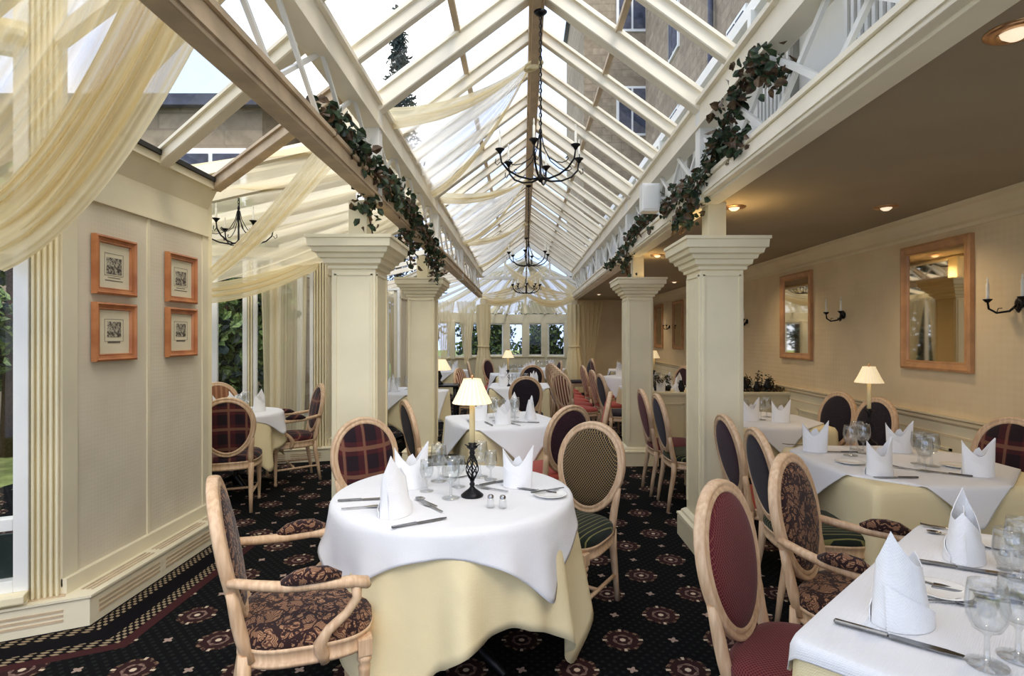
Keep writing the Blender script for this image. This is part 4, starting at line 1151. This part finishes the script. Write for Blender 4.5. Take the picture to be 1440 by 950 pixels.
# ================================================================== left bay table
T7 = (-2.83, 5.55)
table(*T7, .40, 0, True, 'round table in the left window bay, under its cloths')
cloth('tablecloth', *T7, .744, lambda t: .41, shapeR(.72, 10, R(15)), 'yellow_cloth', 'pale gold cloth on the round table in the left window bay', folds=7, amp=.08, flare=.08, seed=31)
cloth('overcloth', *T7, .7535, lambda t: .417, shapeR(.48, 12, R(40)), 'white_cloth', 'white cloth laid over the gold cloth in the left window bay', folds=5, amp=.05, flare=.14, seed=32)
for dx, dy, rz, kd, lab in ((-.05, -.18, 20, 0, 'front napkin on the left bay table'), (.2, .05, 70, 1, 'right napkin on the left bay table'), (-.1, .2, 0, 0, 'rear napkin on the left bay table')):
    napkin(T7[0]+dx, T7[1]+dy, rz, 'white folded ' + lab, kd, group='napkins on the left bay table')
for dx, dy, lab in ((.1, -.1, 'front glass on the left bay table'), (.05, .1, 'rear glass on the left bay table')): goblet(T7[0]+dx, T7[1]+dy, lab, True, group='wine glasses on the left bay table')
chair(PLAID, -2.58, 4.96, 112, 'dark plaid oval-back chair seen from behind in the left window bay')
chair(PLAIDA, -2.44, 5.90, 214, 'plaid armchair with wooden arms in front of the left bay window')
chair(BRN, -3.22, 6.02, -52, 'brown striped oval-back chair behind the left bay table, against the window')

# ================================================================== far part of the nave
farT = [((-.05, 8.6), 'in the centre aisle, third from the camera'), ((-.15, 11.2), 'in the centre aisle, fourth from the camera'), ((.45, 13.2), 'at the end of the centre aisle'), ((2.05, 8.4), 'beside the striped chairs on the right'), ((2.05, 10.6), 'behind the striped chairs on the right'), ((-1.62, 7.75), 'behind the second left column'), ((-1.7, 12.4), 'far down the left aisle'), ((2.4, 12.6), 'far down the right aisle')]
for i, ((x, y), w) in enumerate(farT):
    set_square(x, y, .42, 12*i, w, .60, yhalf=.82, seed=40+i*2)
    for k, (dx, dy) in enumerate(((-.24, -.16), (.22, -.2), (.2, .22), (-.2, .2))):
        napkin(x+dx, y+dy, 35*k, ('front left', 'front right', 'rear right', 'rear left')[k] + ' napkin of the table ' + w, k % 2, group='napkins on the far tables')
    for k, (dx, dy) in enumerate(((-.08, -.12), (.1, -.05), (0, .12))):
        goblet(x+dx, y+dy, ('left', 'right', 'rear')[k] + ' glass of the table ' + w, True, group='wine glasses on the far tables')
lx, ly = at(715, 543, ZT); lamp(-.22, 8.45, 'small candlestick lamp on the third table of the centre aisle')
lamp(1.95, 8.35, 'small candlestick lamp on the table beside the striped chairs')
lamp(2.0, 10.6, 'small candlestick lamp on the table behind the striped chairs')
SG = 'striped chairs along the right of the nave'
for i, y in enumerate((7.75, 8.3, 8.85, 9.4, 9.95, 10.5)):
    chair(STR, .80, y+.35, 32, 'claret and cream striped chair beside the nave, %s' % ('nearest of its row', 'second of its row', 'third of its row', 'fourth of its row', 'fifth of its row', 'last of its row')[i], SG)
for i, y in enumerate((7.7, 8.6, 9.9)):
    chair((STR if i else BLP), 1.36, y, 8, '%s chair in the row behind the striped chairs' % ('dark', 'striped', 'farthest striped')[i])
chair(BLP, .12, 10.35, 100, 'dark oval-back chair far down the centre aisle, left of the striped chairs')
chair(BLP, .50, 11.9, 190, 'dark oval-back chair farthest down the centre aisle')
chair(STR, -.75, 9.0, -20, 'striped chair left of the third centre table')
chair(STR, -.8, 11.4, 10, 'striped chair left of the fourth centre table')
chair(PLUM, -.55, 12.6, -30, 'plum chair at the far left of the centre aisle')
chair(BLP, 1.3, 13.0, 190, 'dark chair at the far right end of the nave')
chair(BRN, -2.2, 7.7, 10, 'brown chair behind the second left column')
chair(STR, -2.2, 12.3, 15, 'striped chair far down the left aisle')
chair(RED, 1.85, 12.5, 5, 'claret chair far down the right aisle')
chair(PLUM, 2.5, 9.6, 200, 'plum chair against the right wall, beyond the sideboard')
# serving table with tall shaded lamp at the left side of the nave
t = thing('serving_table', 'dark-legged console table under a large lamp at the left side of the nave', 'side table', (-1.28, 8.6, 0))
b = BM(); box(b, -.3, .3, -.2, .2, .74, .77, .006); obj('tabletop', b, 'black_iron', t)
for sx in (-1, 1):
    for sy in (-1, 1): b = BM(); tube(b, [(sx*.26, sy*.16, 0), (sx*.27, sy*.17, .4), (sx*.26, sy*.16, .74)], [.015, .022, .028], 8); obj('leg', b, 'black_iron', t)
b = BM(); box(b, -.27, .27, -.17, .17, .2, .22, .004); obj('shelf', b, 'black_iron', t)
t = thing('shaded_lamp', 'large cream-shaded lamp on the dark console table left of the nave', 'table lamp', (-1.28, 8.6, .77))
b = BM(); lathe(b, [(0, 0), (.07, 0), (.05, .03), (.02, .06), (.05, .12), (.02, .2), (.012, .25), (0, .25)], 20); obj('base', b, 'black_iron', t, smooth=True)
b = BM(); lathe(b, [(.19, .22), (.10, .38), (.098, .38), (.188, .22)], 32); obj('lamp_shade', b, 'shade', t)

# ================================================================== sideboard with carved front in the right aisle
t = thing('sideboard', 'long cream panelled sideboard across the right aisle', 'sideboard', (2.43, 7.125, 0))
b = BM(); box(b, -.86, .86, -.18, .18, 0, .78, .004); box(b, -.86, .86, -.19, .19, 0, .1)
for k in range(4): x0 = -.82+k*.42; box(b, x0, x0+.38, -.195, -.18, .16, .175); box(b, x0, x0+.38, -.195, -.18, .66, .675); box(b, x0, x0+.015, -.195, -.18, .16, .675); box(b, x0+.365, x0+.38, -.195, -.18, .16, .675)
obj('body', b, 'cream', t)
b = BM(); box(b, -.87, .87, -.22, .2, .78, .815, .008); box(b, -.87, .87, -.205, .2, .765, .782); obj('worktop', b, 'cream', t)
for i, x in enumerate((1.70, 1.83, 2.84, 2.99, 3.12)):
    s = thing('plant_in_pot', 'small dark %s arrangement on the sideboard, %s' % (('twiggy', 'leafy', 'drooping', 'spiky', 'round')[i], ('leftmost', 'second from the left', 'third from the left', 'fourth from the left', 'beside the trailing ivy')[i]), 'plant', (x, 7.1, .815), group='arrangements on the sideboard')
    b = BM(); lathe(b, [(0, 0), (.035, 0), (.05, .06), (.045, .06), (.03, .05), (0, .05)], 14); obj('pot', b, 'black_iron', s)
    foliage('leaves', [((0, 0, .12), (.06, .05, .08 if i != 3 else .14), 90)], ['leaf_dry', 'leaf'], (.02, .045), .5, s, seed=60+i)
for i, (x, k) in enumerate(((1.97, 1.0), (2.76, 1.25), (2.91, .9), (3.06, 1.1))):
    s = thing('dark_jug', 'dark metal jug on the sideboard, %s' % ('near the leftmost arrangements', 'tallest of the four', 'smallest of the four', 'rightmost of the four')[i], 'jug', (x, 7.02 if i % 2 else 6.98, .815), group='dark jugs on the sideboard')
    b = BM(); lathe(b, [(0, 0), (.03, 0), (.045, .03), (.048, .06), (.03, .10), (.02, .12), (.026, .14), (.022, .14), (.016, .12), (0, .11)], 16); obj('body', b, 'black_iron', s, smooth=True)
    b = BM(); tube(b, [(.02, 0, .13), (.06, 0, .12), (.065, 0, .08), (.045, 0, .05)], .005, 6); obj('handle', b, 'black_iron', s); s.scale = (k, k, k)
o = foliage('trailing_ivy', [((2.8+.08*k, 7.02, .845), (.07, .06, .025), 40) for k in range(6)], ['leaf_dry', 'leaf'], (.03, .05), .7, seed=77); tag(o, 'trail of dark leaves lying on the right end of the sideboard', 'garland')
for i in range(3):
    napkin(1.72+.22*i, 7.0, 30*i, 'small white folded napkin on the sideboard, %s' % ('left', 'middle', 'right')[i], i % 2, z=.815, k=.75, group='napkins on the sideboard')

# ================================================================== chandeliers
def chandelier(x, y, zb, ztop, label, arms=6, r=.315, k=1.0, canopy=True):
    t = thing('chandelier', label, 'chandelier', (x, y, zb))
    b = BM(); lathe(b, [(0, -.02), (.012, -.012), (.022, .0), (.028, .018), (.018, .03), (.009, .045), (.008, .34), (.014, .35), (.006, .37), (0, .37)], 12); obj('stem', b, 'black_iron', t)
    for i in range(arms):
        a = 2*pi*i/arms+.35; ca, sa = cos(a), sin(a)
        b = BM()
        P = [(.015, .012), (.08, -.002), (.17, .01), (.25, .045), (r-.012, .10), (r, .165)]
        tube(b, [(p*ca, p*sa, z) for p, z in P], [.008, .0075, .0075, .0075, .007, .006], 6)
        P2 = [(.01, .335), (.03, .24), (.08, .15), (.15, .105), (.2, .09), (.235, .095), (.255, .11), (.245, .125), (.23, .118)]
        tube(b, [(p*ca, p*sa, z) for p, z in P2], .0038, 5)
        P3 = [(r, .10), (r+.02, .075), (r+.035, .09), (r+.03, .12)]
        tube(b, [(p*ca, p*sa, z) for p, z in P3], .0035, 5)
        arm = obj('arm', b, 'black_iron', t)
        b = BM(); lathe(b, [(0, .155), (.01, .16), (.018, .175), (.034, .19), (.034, .194), (.012, .192), (0, .192)], 12, (r*ca, r*sa, 0)); obj('cup', b, 'black_iron', arm)
        b = BM(); lathe(b, [(.009, .19), (.0095, .285), (.006, .29), (.004, .30), (.007, .315), (.003, .335), (0, .34)], 10, (r*ca, r*sa, 0)); obj('candle_bulb', b, 'candle', arm, smooth=True)
    b = BM(); z = .36; n = 0
    top = (ztop-zb)/k
    while z < top-.02:
        a = (n % 2)*pi/2
        tube(b, [(.010*cos(q)*cos(a), .010*cos(q)*sin(a), z+.019*sin(q)) for q in [2*pi*j/8 for j in range(8)]], .0034, 4, closed=True); z += .030; n += 1
    tube(b, [(.004, .004, .36), (.004, .004, top)], .004, 5)
    obj('chain', b, 'black_iron', t)
    if canopy: b = BM(); lathe(b, [(0, top-.03), (.03, top-.02), (.05, top), (0, top)], 14); obj('canopy', b, 'black_iron', t)
    t.scale = (k, k, k); return t
chandelier(.125, 3.95, 2.60, ZR-.15, 'black iron chandelier nearest the camera, hanging from the ridge', k=.95)
chandelier(.09, 8.5, 2.57, ZR-.15, 'black iron chandelier in the middle of the nave', k=1.0)
chandelier(.085, 13.0, 2.50, ZR-.15, 'many-armed black chandelier at the far end of the nave', arms=10, k=1.05)
chandelier(-2.68, 5.3, 2.37, 2.95, 'black iron chandelier in the left window bay, half hidden behind the drape', k=.95, canopy=False)

# ================================================================== wall sconces and mirrors, right wall
def sconce(y, label):
    t = thing('wall_sconce', label, 'wall light', (WR, y, 1.72), group='two-armed iron sconces')
    b = BM(); lathe(b, [(0, 0), (.035, .002), (.04, .01), (.02, .02), (0, .022)], 16, mat=Matrix.Rotation(-pi/2, 4, 'Y')); obj('wall_plate', b, 'black_iron', t)
    for s in (-1, 1):
        b = BM(); tube(b, [(-.015, 0, .0), (-.05, s*.03, -.05), (-.09, s*.085, -.06), (-.11, s*.125, -.03), (-.11, s*.135, .02)], [.008, .008, .007, .007, .006], 8)
        tube(b, [(-.09, s*.085, -.06), (-.10, s*.06, -.03), (-.09, s*.04, -.03)], .003, 5)
        a = obj('arm', b, 'black_iron', t)
        b = BM(); lathe(b, [(0, .01), (.012, .015), (.028, .032), (.028, .037), (0, .036)], 12, (-.11, s*.135, 0)); obj('cup', b, 'black_iron', a)
        b = BM(); lathe(b, [(.010, .036), (.010, .14), (.006, .145), (.004, .155), (.006, .17), (0, .19)], 10, (-.11, s*.135, 0)); obj('candle_bulb', b, 'candle', a, smooth=True)
    return t
sconce(3.72, 'black iron wall sconce at the right edge, between mirror and frame edge')
sconce(5.77, 'black iron wall sconce between the two mirrors on the right wall')
sconce(8.25, 'black iron wall sconce just right of the nearest right column')
sconce(12.6, 'far black iron wall sconce seen between the two right columns')
def frame_box(bm, w, h, fw, d, mi=0):
    """moulded picture frame in local x (depth, +x out of wall) y z, centred"""
    prof = [(0, 0), (0, d), (.25*fw, d+.006), (.45*fw, d*.85), (.75*fw, d*.7), (fw*.9, d*.75), (fw, d*.35), (fw, 0)]
    cs = [(-1, -1), (1, -1), (1, 1), (-1, 1)]
    rows = [[bm.verts.new((dd, sy*(w/2-o), sz*(h/2-o))) for o, dd in prof] for sy, sz in cs]
    for i in range(4):
        A, B_ = rows[i], rows[(i+1) % 4]
        for j in range(len(prof)-1): bm.faces.new((A[j], A[j+1], B_[j+1], B_[j])).material_index = mi
def mirror(y, label):
    t = thing('wall_mirror', label, 'mirror', (WR, y, 1.745), pi)
    b = BM(); frame_box(b, .76, 1.03, .075, .035); obj('frame', b, 'oak_frame', t)
    b = BM(); box(b, .006, .012, -.31, .31, -.445, .445); obj('mirror_glass', b, 'mirror', t)
mirror(4.48, 'oak framed upright mirror nearest the camera on the right wall')
mirror(6.76, 'oak framed upright mirror in the middle of the right wall')
mirror(11.9, 'oak framed mirror far along the right wall, nearer of the two seen between columns')
mirror(13.55, 'oak framed mirror farthest along the right wall')
# four engravings on the left wall, and two pairs farther on
def engraving(y, z, label, kind):
    t = thing('framed_engraving', label, 'picture', (WL+.008, y, z), group=None)
    b = BM(); frame_box(b, .335, .335, .042, .028); obj('frame', b, 'pine', t)
    b = BM(); box(b, .002, .006, -.14, .14, -.13, .13); obj('mount', b, 'mount', t)
    if kind: b = BM(); box(b, .006, .008, -.055, .055, -.03, .06); box(b, .006, .0075, -.05, .05, -.065, -.055, mi=1)
    else: b = BM(); box(b, .006, .008, -.06, .06, -.045, .05); box(b, .006, .0075, -.07, .07, -.085, -.08, mi=1); box(b, .006, .0075, -.05, .05, -.068, -.064, mi=1)
    obj('print', b, ['engrave', 'ink'], t)
    b = BM(); fr = ((-.075, .075, -.055, -.053), (-.075, .075, .072, .074), (-.075, -.073, -.055, .074), (.073, .075, -.055, .074))
    for q in fr: box(b, .006, .0072, q[0], q[1], q[2], q[3])
    obj('ruled_line', b, 'ink', t)
engraving(3.28, 1.907, 'pine framed engraving on the left wall, upper left of the four', 0)
engraving(3.28, 1.527, 'pine framed engraving on the left wall, lower left of the four', 1)
engraving(3.92, 1.902, 'pine framed engraving on the left wall, upper right of the four', 0)
engraving(3.92, 1.530, 'pine framed engraving on the left wall, lower right of the four', 1)
engraving(7.25, 1.85, 'pine framed engraving on the middle wall beyond the left bay, upper of the pair', 0)
engraving(7.25, 1.46, 'pine framed engraving on the middle wall beyond the left bay, lower of the pair', 1)
engraving(7.95, 1.85, 'pine framed engraving farther along the middle left wall, upper', 0)
engraving(7.95, 1.46, 'pine framed engraving farther along the middle left wall, lower', 1)

# ================================================================== downlights, loudspeaker
def downlight(x, y, label, energy):
    t = thing('ceiling_downlight', label, 'ceiling light', (x, y, 2.48), group='brass ceiling downlights')
    b = BM(); lathe(b, [(.045, -.002), (.05, -.012), (.075, -.010), (.085, -.003), (.085, 0)], 24); obj('ring', b, 'brass', t, smooth=True)
    b = BM(); lathe(b, [(0, -.03), (.02, -.028), (.038, -.014), (.042, 0), (0, 0)], 16)
    o = obj('bulb', b, 'lampglow', t, smooth=True)
    l = bpy.data.lights.new('downlight', 'SPOT'); l.spot_size = R(140); l.spot_blend = .8; l.energy = energy*4; l.color = (1, .78, .52); l.shadow_soft_size = .06
    lo = bpy.data.objects.new('lamp_light', l); C.objects.link(lo); lo.parent = t; lo.location = (0, 0, -.05)
MG = Mat('warm_bulb'); MG.col((.8, .7, .55)); MG.b.inputs['Emission Color'].default_value = (1, .82, .58, 1); MG.b.inputs['Emission Strength'].default_value = .5; MT['lampglow'] = MG.m
for i, (x, y) in enumerate(((1.58, 1.80), (1.60, 4.25), (1.62, 6.75), (1.65, 9.4), (1.75, 12.9), (2.75, 4.25), (2.7, 6.9), (2.7, 10.0), (2.6, 13.2))):
    downlight(x, y, 'brass ceiling downlight, ' + ('nearest the camera at the upper right', 'just right of the nearest right column capital', 'behind the nearest right column', 'fourth along the beam', 'farthest along the beam', 'above the table by the right wall', 'above the sideboard', 'over the far right aisle', 'at the end of the right aisle')[i], 3.0)
t = thing('loudspeaker', 'small white loudspeaker box fixed to the right lattice above the ivy', 'speaker', (1.07, 4.74, 2.545))
b = BM(); box(b, -.075, .075, -.06, .06, 0, .235, .01); obj('cabinet', b, 'white', t)
b = BM(); box(b, -.06, .06, -.065, -.058, .02, .215, .002); obj('grille', b, 'white', t)
b = BM(); box(b, .05, .19, -.02, .02, .09, .13); obj('bracket', b, 'white', t)

# ================================================================== ivy garlands
def garland(label, path, seed, rad=.10, cnt=60, ls=(.035, .078), drops=()):
    t = thing('ivy_garland', label, 'garland', path[0])
    o = Vector(path[0]); b = BM(); tube(b, [Vector(p)-o for p in path], .008, 5)
    for d in drops: tube(b, [Vector(p)-o for p in d], .006, 5)
    obj('stem', b, 'stem', t)
    P = []
    for pl in [path]+list(drops):
        for p, q in zip(pl, pl[1:]):
            p = Vector(p); q = Vector(q); L = (q-p).length; m = max(1, int(L/.07))
            for k in range(m): P.append((p.lerp(q, k/m)-o, rad*random.uniform(.6, 1.25), int(cnt/2.1)))
    foliage('leaves', P, ['leaf', 'leaf_dry'], ls, .75, t, seed=seed)
garland('green and brown ivy garland winding over the left beam above the nearest left column', [(XL-.02, 2.95, 2.66), (XL+.03, 3.2, 2.68), (XL+.04, 3.45, 2.62), (XL+.02, 3.75, 2.62), (XL+.04, 4.05, 2.60), (XL+.05, 4.4, 2.62), (XL+.05, 4.8, 2.58)], 101, .11, 46, (.045, .085), drops=[[(XL+.0, 3.8, 2.6), (XL-.02, 3.9, 2.35), (XL-.0, 3.93, 2.22)]])
garland('brown ivy garland hanging down past the second left column', [(XL+.05, 4.9, 2.58), (XL+.04, 5.4, 2.56), (XL+.06, 5.9, 2.50), (XL+.07, 6.3, 2.35), (XL+.07, 6.5, 2.15)], 102, .10, 46, drops=[[(XL+.03, 5.0, 2.55), (XL+.0, 5.1, 2.35), (XL+.02, 5.2, 2.15)]])
garland('green ivy garland winding over the right beam above the nearest right column', [(XR-.04, 2.75, 2.78), (XR-.02, 2.9, 2.93), (XR-.03, 3.1, 2.98), (XR-.05, 3.3, 2.86), (XR-.07, 3.5, 2.70), (XR-.05, 3.75, 2.60), (XR-.08, 3.95, 2.52), (XR-.05, 4.1, 2.40), (XR-.06, 4.5, 2.40)], 103, .095, 46, drops=[[(XR-.05, 3.45, 2.68), (XR-.05, 3.2, 2.60), (XR-.04, 3.0, 2.58)], [(XR-.06, 4.1, 2.6), (XR-.06, 4.5, 2.62), (XR-.05, 4.9, 2.58)]])
garland('brown and green ivy garland bunched above the second right column', [(XR-.04, 5.3, 2.62), (XR-.05, 5.7, 2.66), (XR-.06, 6.1, 2.62), (XR-.05, 6.5, 2.56), (XR-.07, 6.7, 2.38), (XR-.02, 6.75, 2.24)], 104, .10, 44)
garland('dried leaf garland trailing along the right beam beyond the second column', [(XR-.04, 6.9, 2.55), (XR-.05, 7.5, 2.5), (XR-.04, 8.2, 2.52)], 105, .07, 26)

# ================================================================== voile drapes
def drape(name, label, A, B_, sag, mat, folds=6, amp=.03, nu=60, nv=36, ua=None, group=None, bunchA=0, parent=None):
    """A and B_: polylines; the cloth hangs between A(u) and B(u); v runs from A to B. sag = number or fn(u)"""
    def ev(P, u):
        f = u*(len(P)-1); i = min(int(f), len(P)-2); return Vector(P[i]).lerp(Vector(P[i+1]), f-i)
    b = BM(); uvl = b.loops.layers.uv.new('UVMap'); G = []
    for j in range(nv+1):
        v = j/nv; row = []
        for i in range(nu+1):
            u = i/nu; p = ev(A, u); q = ev(B_, u); s = sag(u) if callable(sag) else sag
            w = p.lerp(q, v); w.z -= s*4*v*(1-v)
            f = sin(u*folds*2*pi+1.3*v) + .5*sin(u*folds*3.7*pi+2)
            k = (.3+.7*sin(pi*min(1, v*1.0)))*amp
            w += Vector((.35*f*k, .35*f*k, f*k))
            row.append(b.verts.new(w))
        G.append(row)
    for j in range(nv):
        for i in range(nu):
            fc = b.faces.new((G[j][i], G[j][i+1], G[j+1][i+1], G[j+1][i])); fc.smooth = True
            for lp, (uu, vv) in zip(fc.loops, ((i/nu, j/nv), ((i+1)/nu, j/nv), ((i+1)/nu, (j+1)/nv), (i/nu, (j+1)/nv))): lp[uvl].uv = (uu, vv)
    o = obj(name, b, mat, parent, fix=False)
    if label: tag(o, label, 'drape', group)
    return o
# big swag across the foreground bay
drape('voile_drape', 'great cream voile swag sweeping down to the left in the upper left foreground', [(XL-.10, 2.12, 3.02), (XL-.10, 1.80, 3.14), (XL-.1, 1.4, 3.2)], [(-2.50, 2.72, 1.88), (-2.7, 2.62, 2.25), (-3.0, 2.4, 2.8)], .20, 'sheer', 8, .045, nu=110)
drape('voile_band', 'thick gathered lower edge of the great voile swag at the upper left', [(XL-.09, 2.24, 2.99), (XL-.10, 1.90, 3.10)], [(-2.50, 2.70, 1.80), (-2.60, 2.66, 2.14)], .22, 'sheer_dense', 4, .028)
drape('voile_curtain', 'voile curtain hanging behind the glass edge of the foreground bay window at far left', [(-2.60, 2.76, 2.6), (-3.15, 2.48, 2.6)], [(-2.60, 2.76, .62), (-3.0, 2.56, .62)], 0, 'sheer', 6, .03)
# bay 2 awning and its gathered near edge
drape('voile_drape', 'broad cream voile canopy over the left window bay', [(XL-.06, 4.15, 3.02), (XL-.06, 5.4, 3.02), (XL-.06, 6.7, 3.0)], [(-3.75, 4.8, 2.85), (-3.75, 5.5, 2.75), (-3.75, 6.2, 2.05), (-2.45, 6.72, 2.36)], .06, 'sheer', 9, .03)
drape('voile_band', 'gathered voile band falling from the left beam beside the picture wall', [(XL-.06, 3.6, 3.02), (XL-.06, 4.0, 3.02)], [(-2.52, 4.36, 1.95), (-2.55, 4.62, 1.95)], .10, 'sheer_dense', 3, .025)
def swag_line(name, label, pts0, pts1, sag, mat, **k): return drape(name, label, pts0, pts1, sag, mat, **k)
# lower hem swag along the bay window
b0 = [(-3.75, 6.05, 2.06), (-3.72, 6.02, 1.86)]; b1 = [(-2.42, 6.68, 2.50), (-2.42, 6.66, 2.30)]
drape('voile_band', 'gathered hem swag along the top of the left bay window', b0, b1, .12, 'sheer_dense', 3, .03)
for i, (px, py) in enumerate(((-2.47, 6.72),)):
    drape('voile_curtain', 'long gathered voile curtain in the left bay window, behind the armchair', [(-3.10, 6.64, 2.35), (-2.60, 6.77, 2.35)], [(-3.06, 6.65, .25), (-2.64, 6.76, .25)], 0, 'sheer', 8, .02)
# roof triangles
def tri(label, yr, ya, yb, n, zr=ZR-.12):
    r0 = (XM-.04, yr, zr); r1 = (XM-.04, yr+.08, zr)
    drape('roof_voile', 'sheer voile triangle under the left roof slope, ' + label, [r0, r1], [(XL+.06, ya, ZP+.08), (XL+.06, yb, ZP+.0)], .10, 'sheer_roof', 7, .02)
    drape('roof_voile_edge', 'gathered upper edge of the roof voile, ' + label, [(XM-.04, yr-.03, zr), (XM-.04, yr+.03, zr)], [(XL+.06, ya-.06, ZP+.12), (XL+.06, ya+.10, ZP+.02)], .11, 'sheer_dense', 2, .02, nu=24)
    drape('roof_voile_edge', 'gathered far edge of the roof voile, ' + label, [(XM-.04, yr+.03, zr), (XM-.04, yr+.10, zr)], [(XL+.06, yb-.14, ZP-.0), (XL+.06, yb+.04, ZP-.02)], .17, 'sheer_dense', 2, .02, nu=24)
    t = thing('drape_knot', 'knotted voile rosette tied to the ridge, ' + label, 'drape knot', (XM-.01, yr, zr-.02))
    b = BM()
    for k in range(3): tube(b, [((.05+.012*k)*cos(q), .03*sin(q)*(1+.2*k), .03*sin(q+k)) for q in [2*pi*j/14 for j in range(14)]], .016, 7, closed=True)
    obj('knot', b, 'yellow_cloth', t)
tri('nearest the camera', 4.75, 4.2, 6.2, 0)
tri('second from the camera', 8.3, 6.6, 9.4, 1)
tri('third from the camera', 11.4, 9.8, 12.6, 2)
# long curtains in the far bays
for i, (ya, yb, w) in enumerate(((8.4, 9.1, 'first'), (9.2, 10.0, 'second'), (10.1, 10.9, 'third'), (12.3, 13.2, 'fourth'), (13.3, 14.3, 'fifth'))):
    drape('voile_curtain', 'long voile curtain in the far left bays, %s from the camera' % w, [(-2.95, ya, 2.4), (-2.95, yb, 2.4)], [(-2.95, lerp(ya, yb, .4), .3), (-2.95, lerp(ya, yb, .7), .3)], 0, 'sheer', 6, .04)
for i, (x0, x1, w) in enumerate(((-2.3, -1.75, 'left'), (-1.7, -1.2, 'right'))):
    drape('voile_curtain', 'gathered voile curtain closing the end of the left aisle, %s half' % w, [(x0, 14.45, 2.4), (x1, 14.45, 2.4)], [(lerp(x0, x1, .4), 14.45, .8), (lerp(x0, x1, .6), 14.45, .8)], 0, 'sheer', 5, .04)
drape('voile_curtain', 'pale voile curtain at the far end of the right aisle', [(1.45, 14.7, 2.4), (2.1, 14.7, 2.4)], [(1.6, 14.7, .5), (1.8, 14.7, .5)], 0, 'sheer', 5, .04)
# end posts wrapped in cloth
for x, w in ((XL+.06, 'left'), (XR+.02, 'right')):
    t = thing('draped_post', 'far end post of the nave wrapped in gathered cream curtain, %s side' % w, 'column', (x, 14.2, 0))
    b = BM(); box(b, -.08, .08, -.08, .08, 0, 2.46, .004); obj('post', b, 'cream', t)
    b = BM(); n = 48
    rows = [[b.verts.new(((r+.022*sin(9*2*pi*i/n+z))*cos(2*pi*i/n), (r+.022*sin(9*2*pi*i/n+z))*sin(2*pi*i/n), z)) for i in range(n)] for r, z in ((.15, 2.3), (.17, 2.0), (.15, 1.6), (.12, 1.25), (.19, .8), (.24, .1))]
    for A, B_ in zip(rows, rows[1:]):
        for i in range(n): b.faces.new((A[i], A[(i+1) % n], B_[(i+1) % n], B_[i])).smooth = True
    obj('curtain', b, 'yellow_cloth', t)
    b = BM(); tube(b, [(.14*cos(q), .14*sin(q), 1.25) for q in [2*pi*j/16 for j in range(16)]], .02, 6, closed=True); obj('tie_band', b, 'yellow_cloth', t)
# swags across the far gable
for i, (x0, x1, w) in enumerate(((-3.0, -1.0, 'left'), (-1.0, .1, 'centre left'), (.1, 1.2, 'centre right'), (1.2, 3.0, 'right'))):
    drape('voile_blind', 'thin voile blind under the far conservatory roof, %s part' % w, [(x0, 17.6 if abs(x0) < 2 else 16.4, 2.22), (x1, 17.6 if abs(x1) < 2 else 16.4, 2.22)], [(x0*.25, 15.1, 3.25), (x1*.25, 15.1, 3.25)], .1, 'sheer', 5, .03)
drape('voile_swag', 'cream voile swag across the far arch, left half', [(XL, 14.15, 2.55), (XL, 14.15, 2.38)], [(.12, 14.15, 2.62), (.12, 14.15, 2.50)], .16, 'sheer_dense', 3, .03)
drape('voile_swag', 'cream voile swag across the far arch, right half', [(.12, 14.12, 2.62), (.12, 14.12, 2.50)], [(XR, 14.12, 2.55), (XR, 14.12, 2.38)], .20, 'sheer_dense', 3, .03)
drape('voile_swag', 'thin voile sheet rising from the left end post to the far gable', [(XL, 14.3, 2.5), (XL+.1, 14.3, 2.6)], [(.4, 14.3, 2.75), (.7, 14.3, 3.4)], .15, 'sheer', 4, .03)
drape('voile_swag', 'thin voile sheet rising from the right end post to the far gable', [(XR, 14.25, 2.5), (XR-.1, 14.25, 2.6)], [(-.1, 14.25, 2.75), (-.5, 14.25, 3.4)], .15, 'sheer', 4, .03)
# ------------------------------------------------------------------ sky and daylight
w = bpy.data.worlds.new('sky'); bpy.context.scene.world = w; w.use_nodes = True; nt = w.node_tree; nt.nodes.clear()
o = nt.nodes.new('ShaderNodeOutputWorld'); bg = nt.nodes.new('ShaderNodeBackground'); nt.links.new(bg.outputs[0], o.inputs[0])
tc = nt.nodes.new('ShaderNodeTexCoord'); nz = nt.nodes.new('ShaderNodeTexNoise'); nz.inputs['Scale'].default_value = 2.2; nz.inputs['Detail'].default_value = 6
nt.links.new(tc.outputs['Generated'], nz.inputs['Vector'])
mr = X_(nt, nz.outputs[0]).ramp(.44, .64)
mx = nt.nodes.new('ShaderNodeMix'); mx.data_type = 'RGBA'; nt.links.new(mr.v, mx.inputs[0]); mx.inputs[6].default_value = (.42, .53, .80, 1); mx.inputs[7].default_value = (1, .975, .94, 1)
nt.links.new(mx.outputs[2], bg.inputs[0]); bg.inputs[1].default_value = 1.3
s = bpy.data.lights.new('sun', 'SUN'); s.energy = 1.3; s.angle = R(25); s.color = (1, .90, .76)
so = bpy.data.objects.new('sun', s); C.objects.link(so); so.rotation_euler = (R(38), R(12), R(20)); so.location = (0, 0, 20)
sc = bpy.context.scene
sc.view_settings.view_transform = 'Standard'; sc.view_settings.look = 'None'; sc.view_settings.gamma = 1; sc.view_settings.use_curve_mapping = False
sc.view_settings.exposure = .80
sc.cycles.max_bounces = 10; sc.cycles.diffuse_bounces = 4; sc.cycles.glossy_bounces = 3; sc.cycles.transparent_max_bounces = 24; sc.cycles.transmission_bounces = 4
sc.cycles.use_denoising = True; sc.cycles.sample_clamp_indirect = 6
sc.cycles.caustics_reflective = False; sc.cycles.caustics_refractive = False
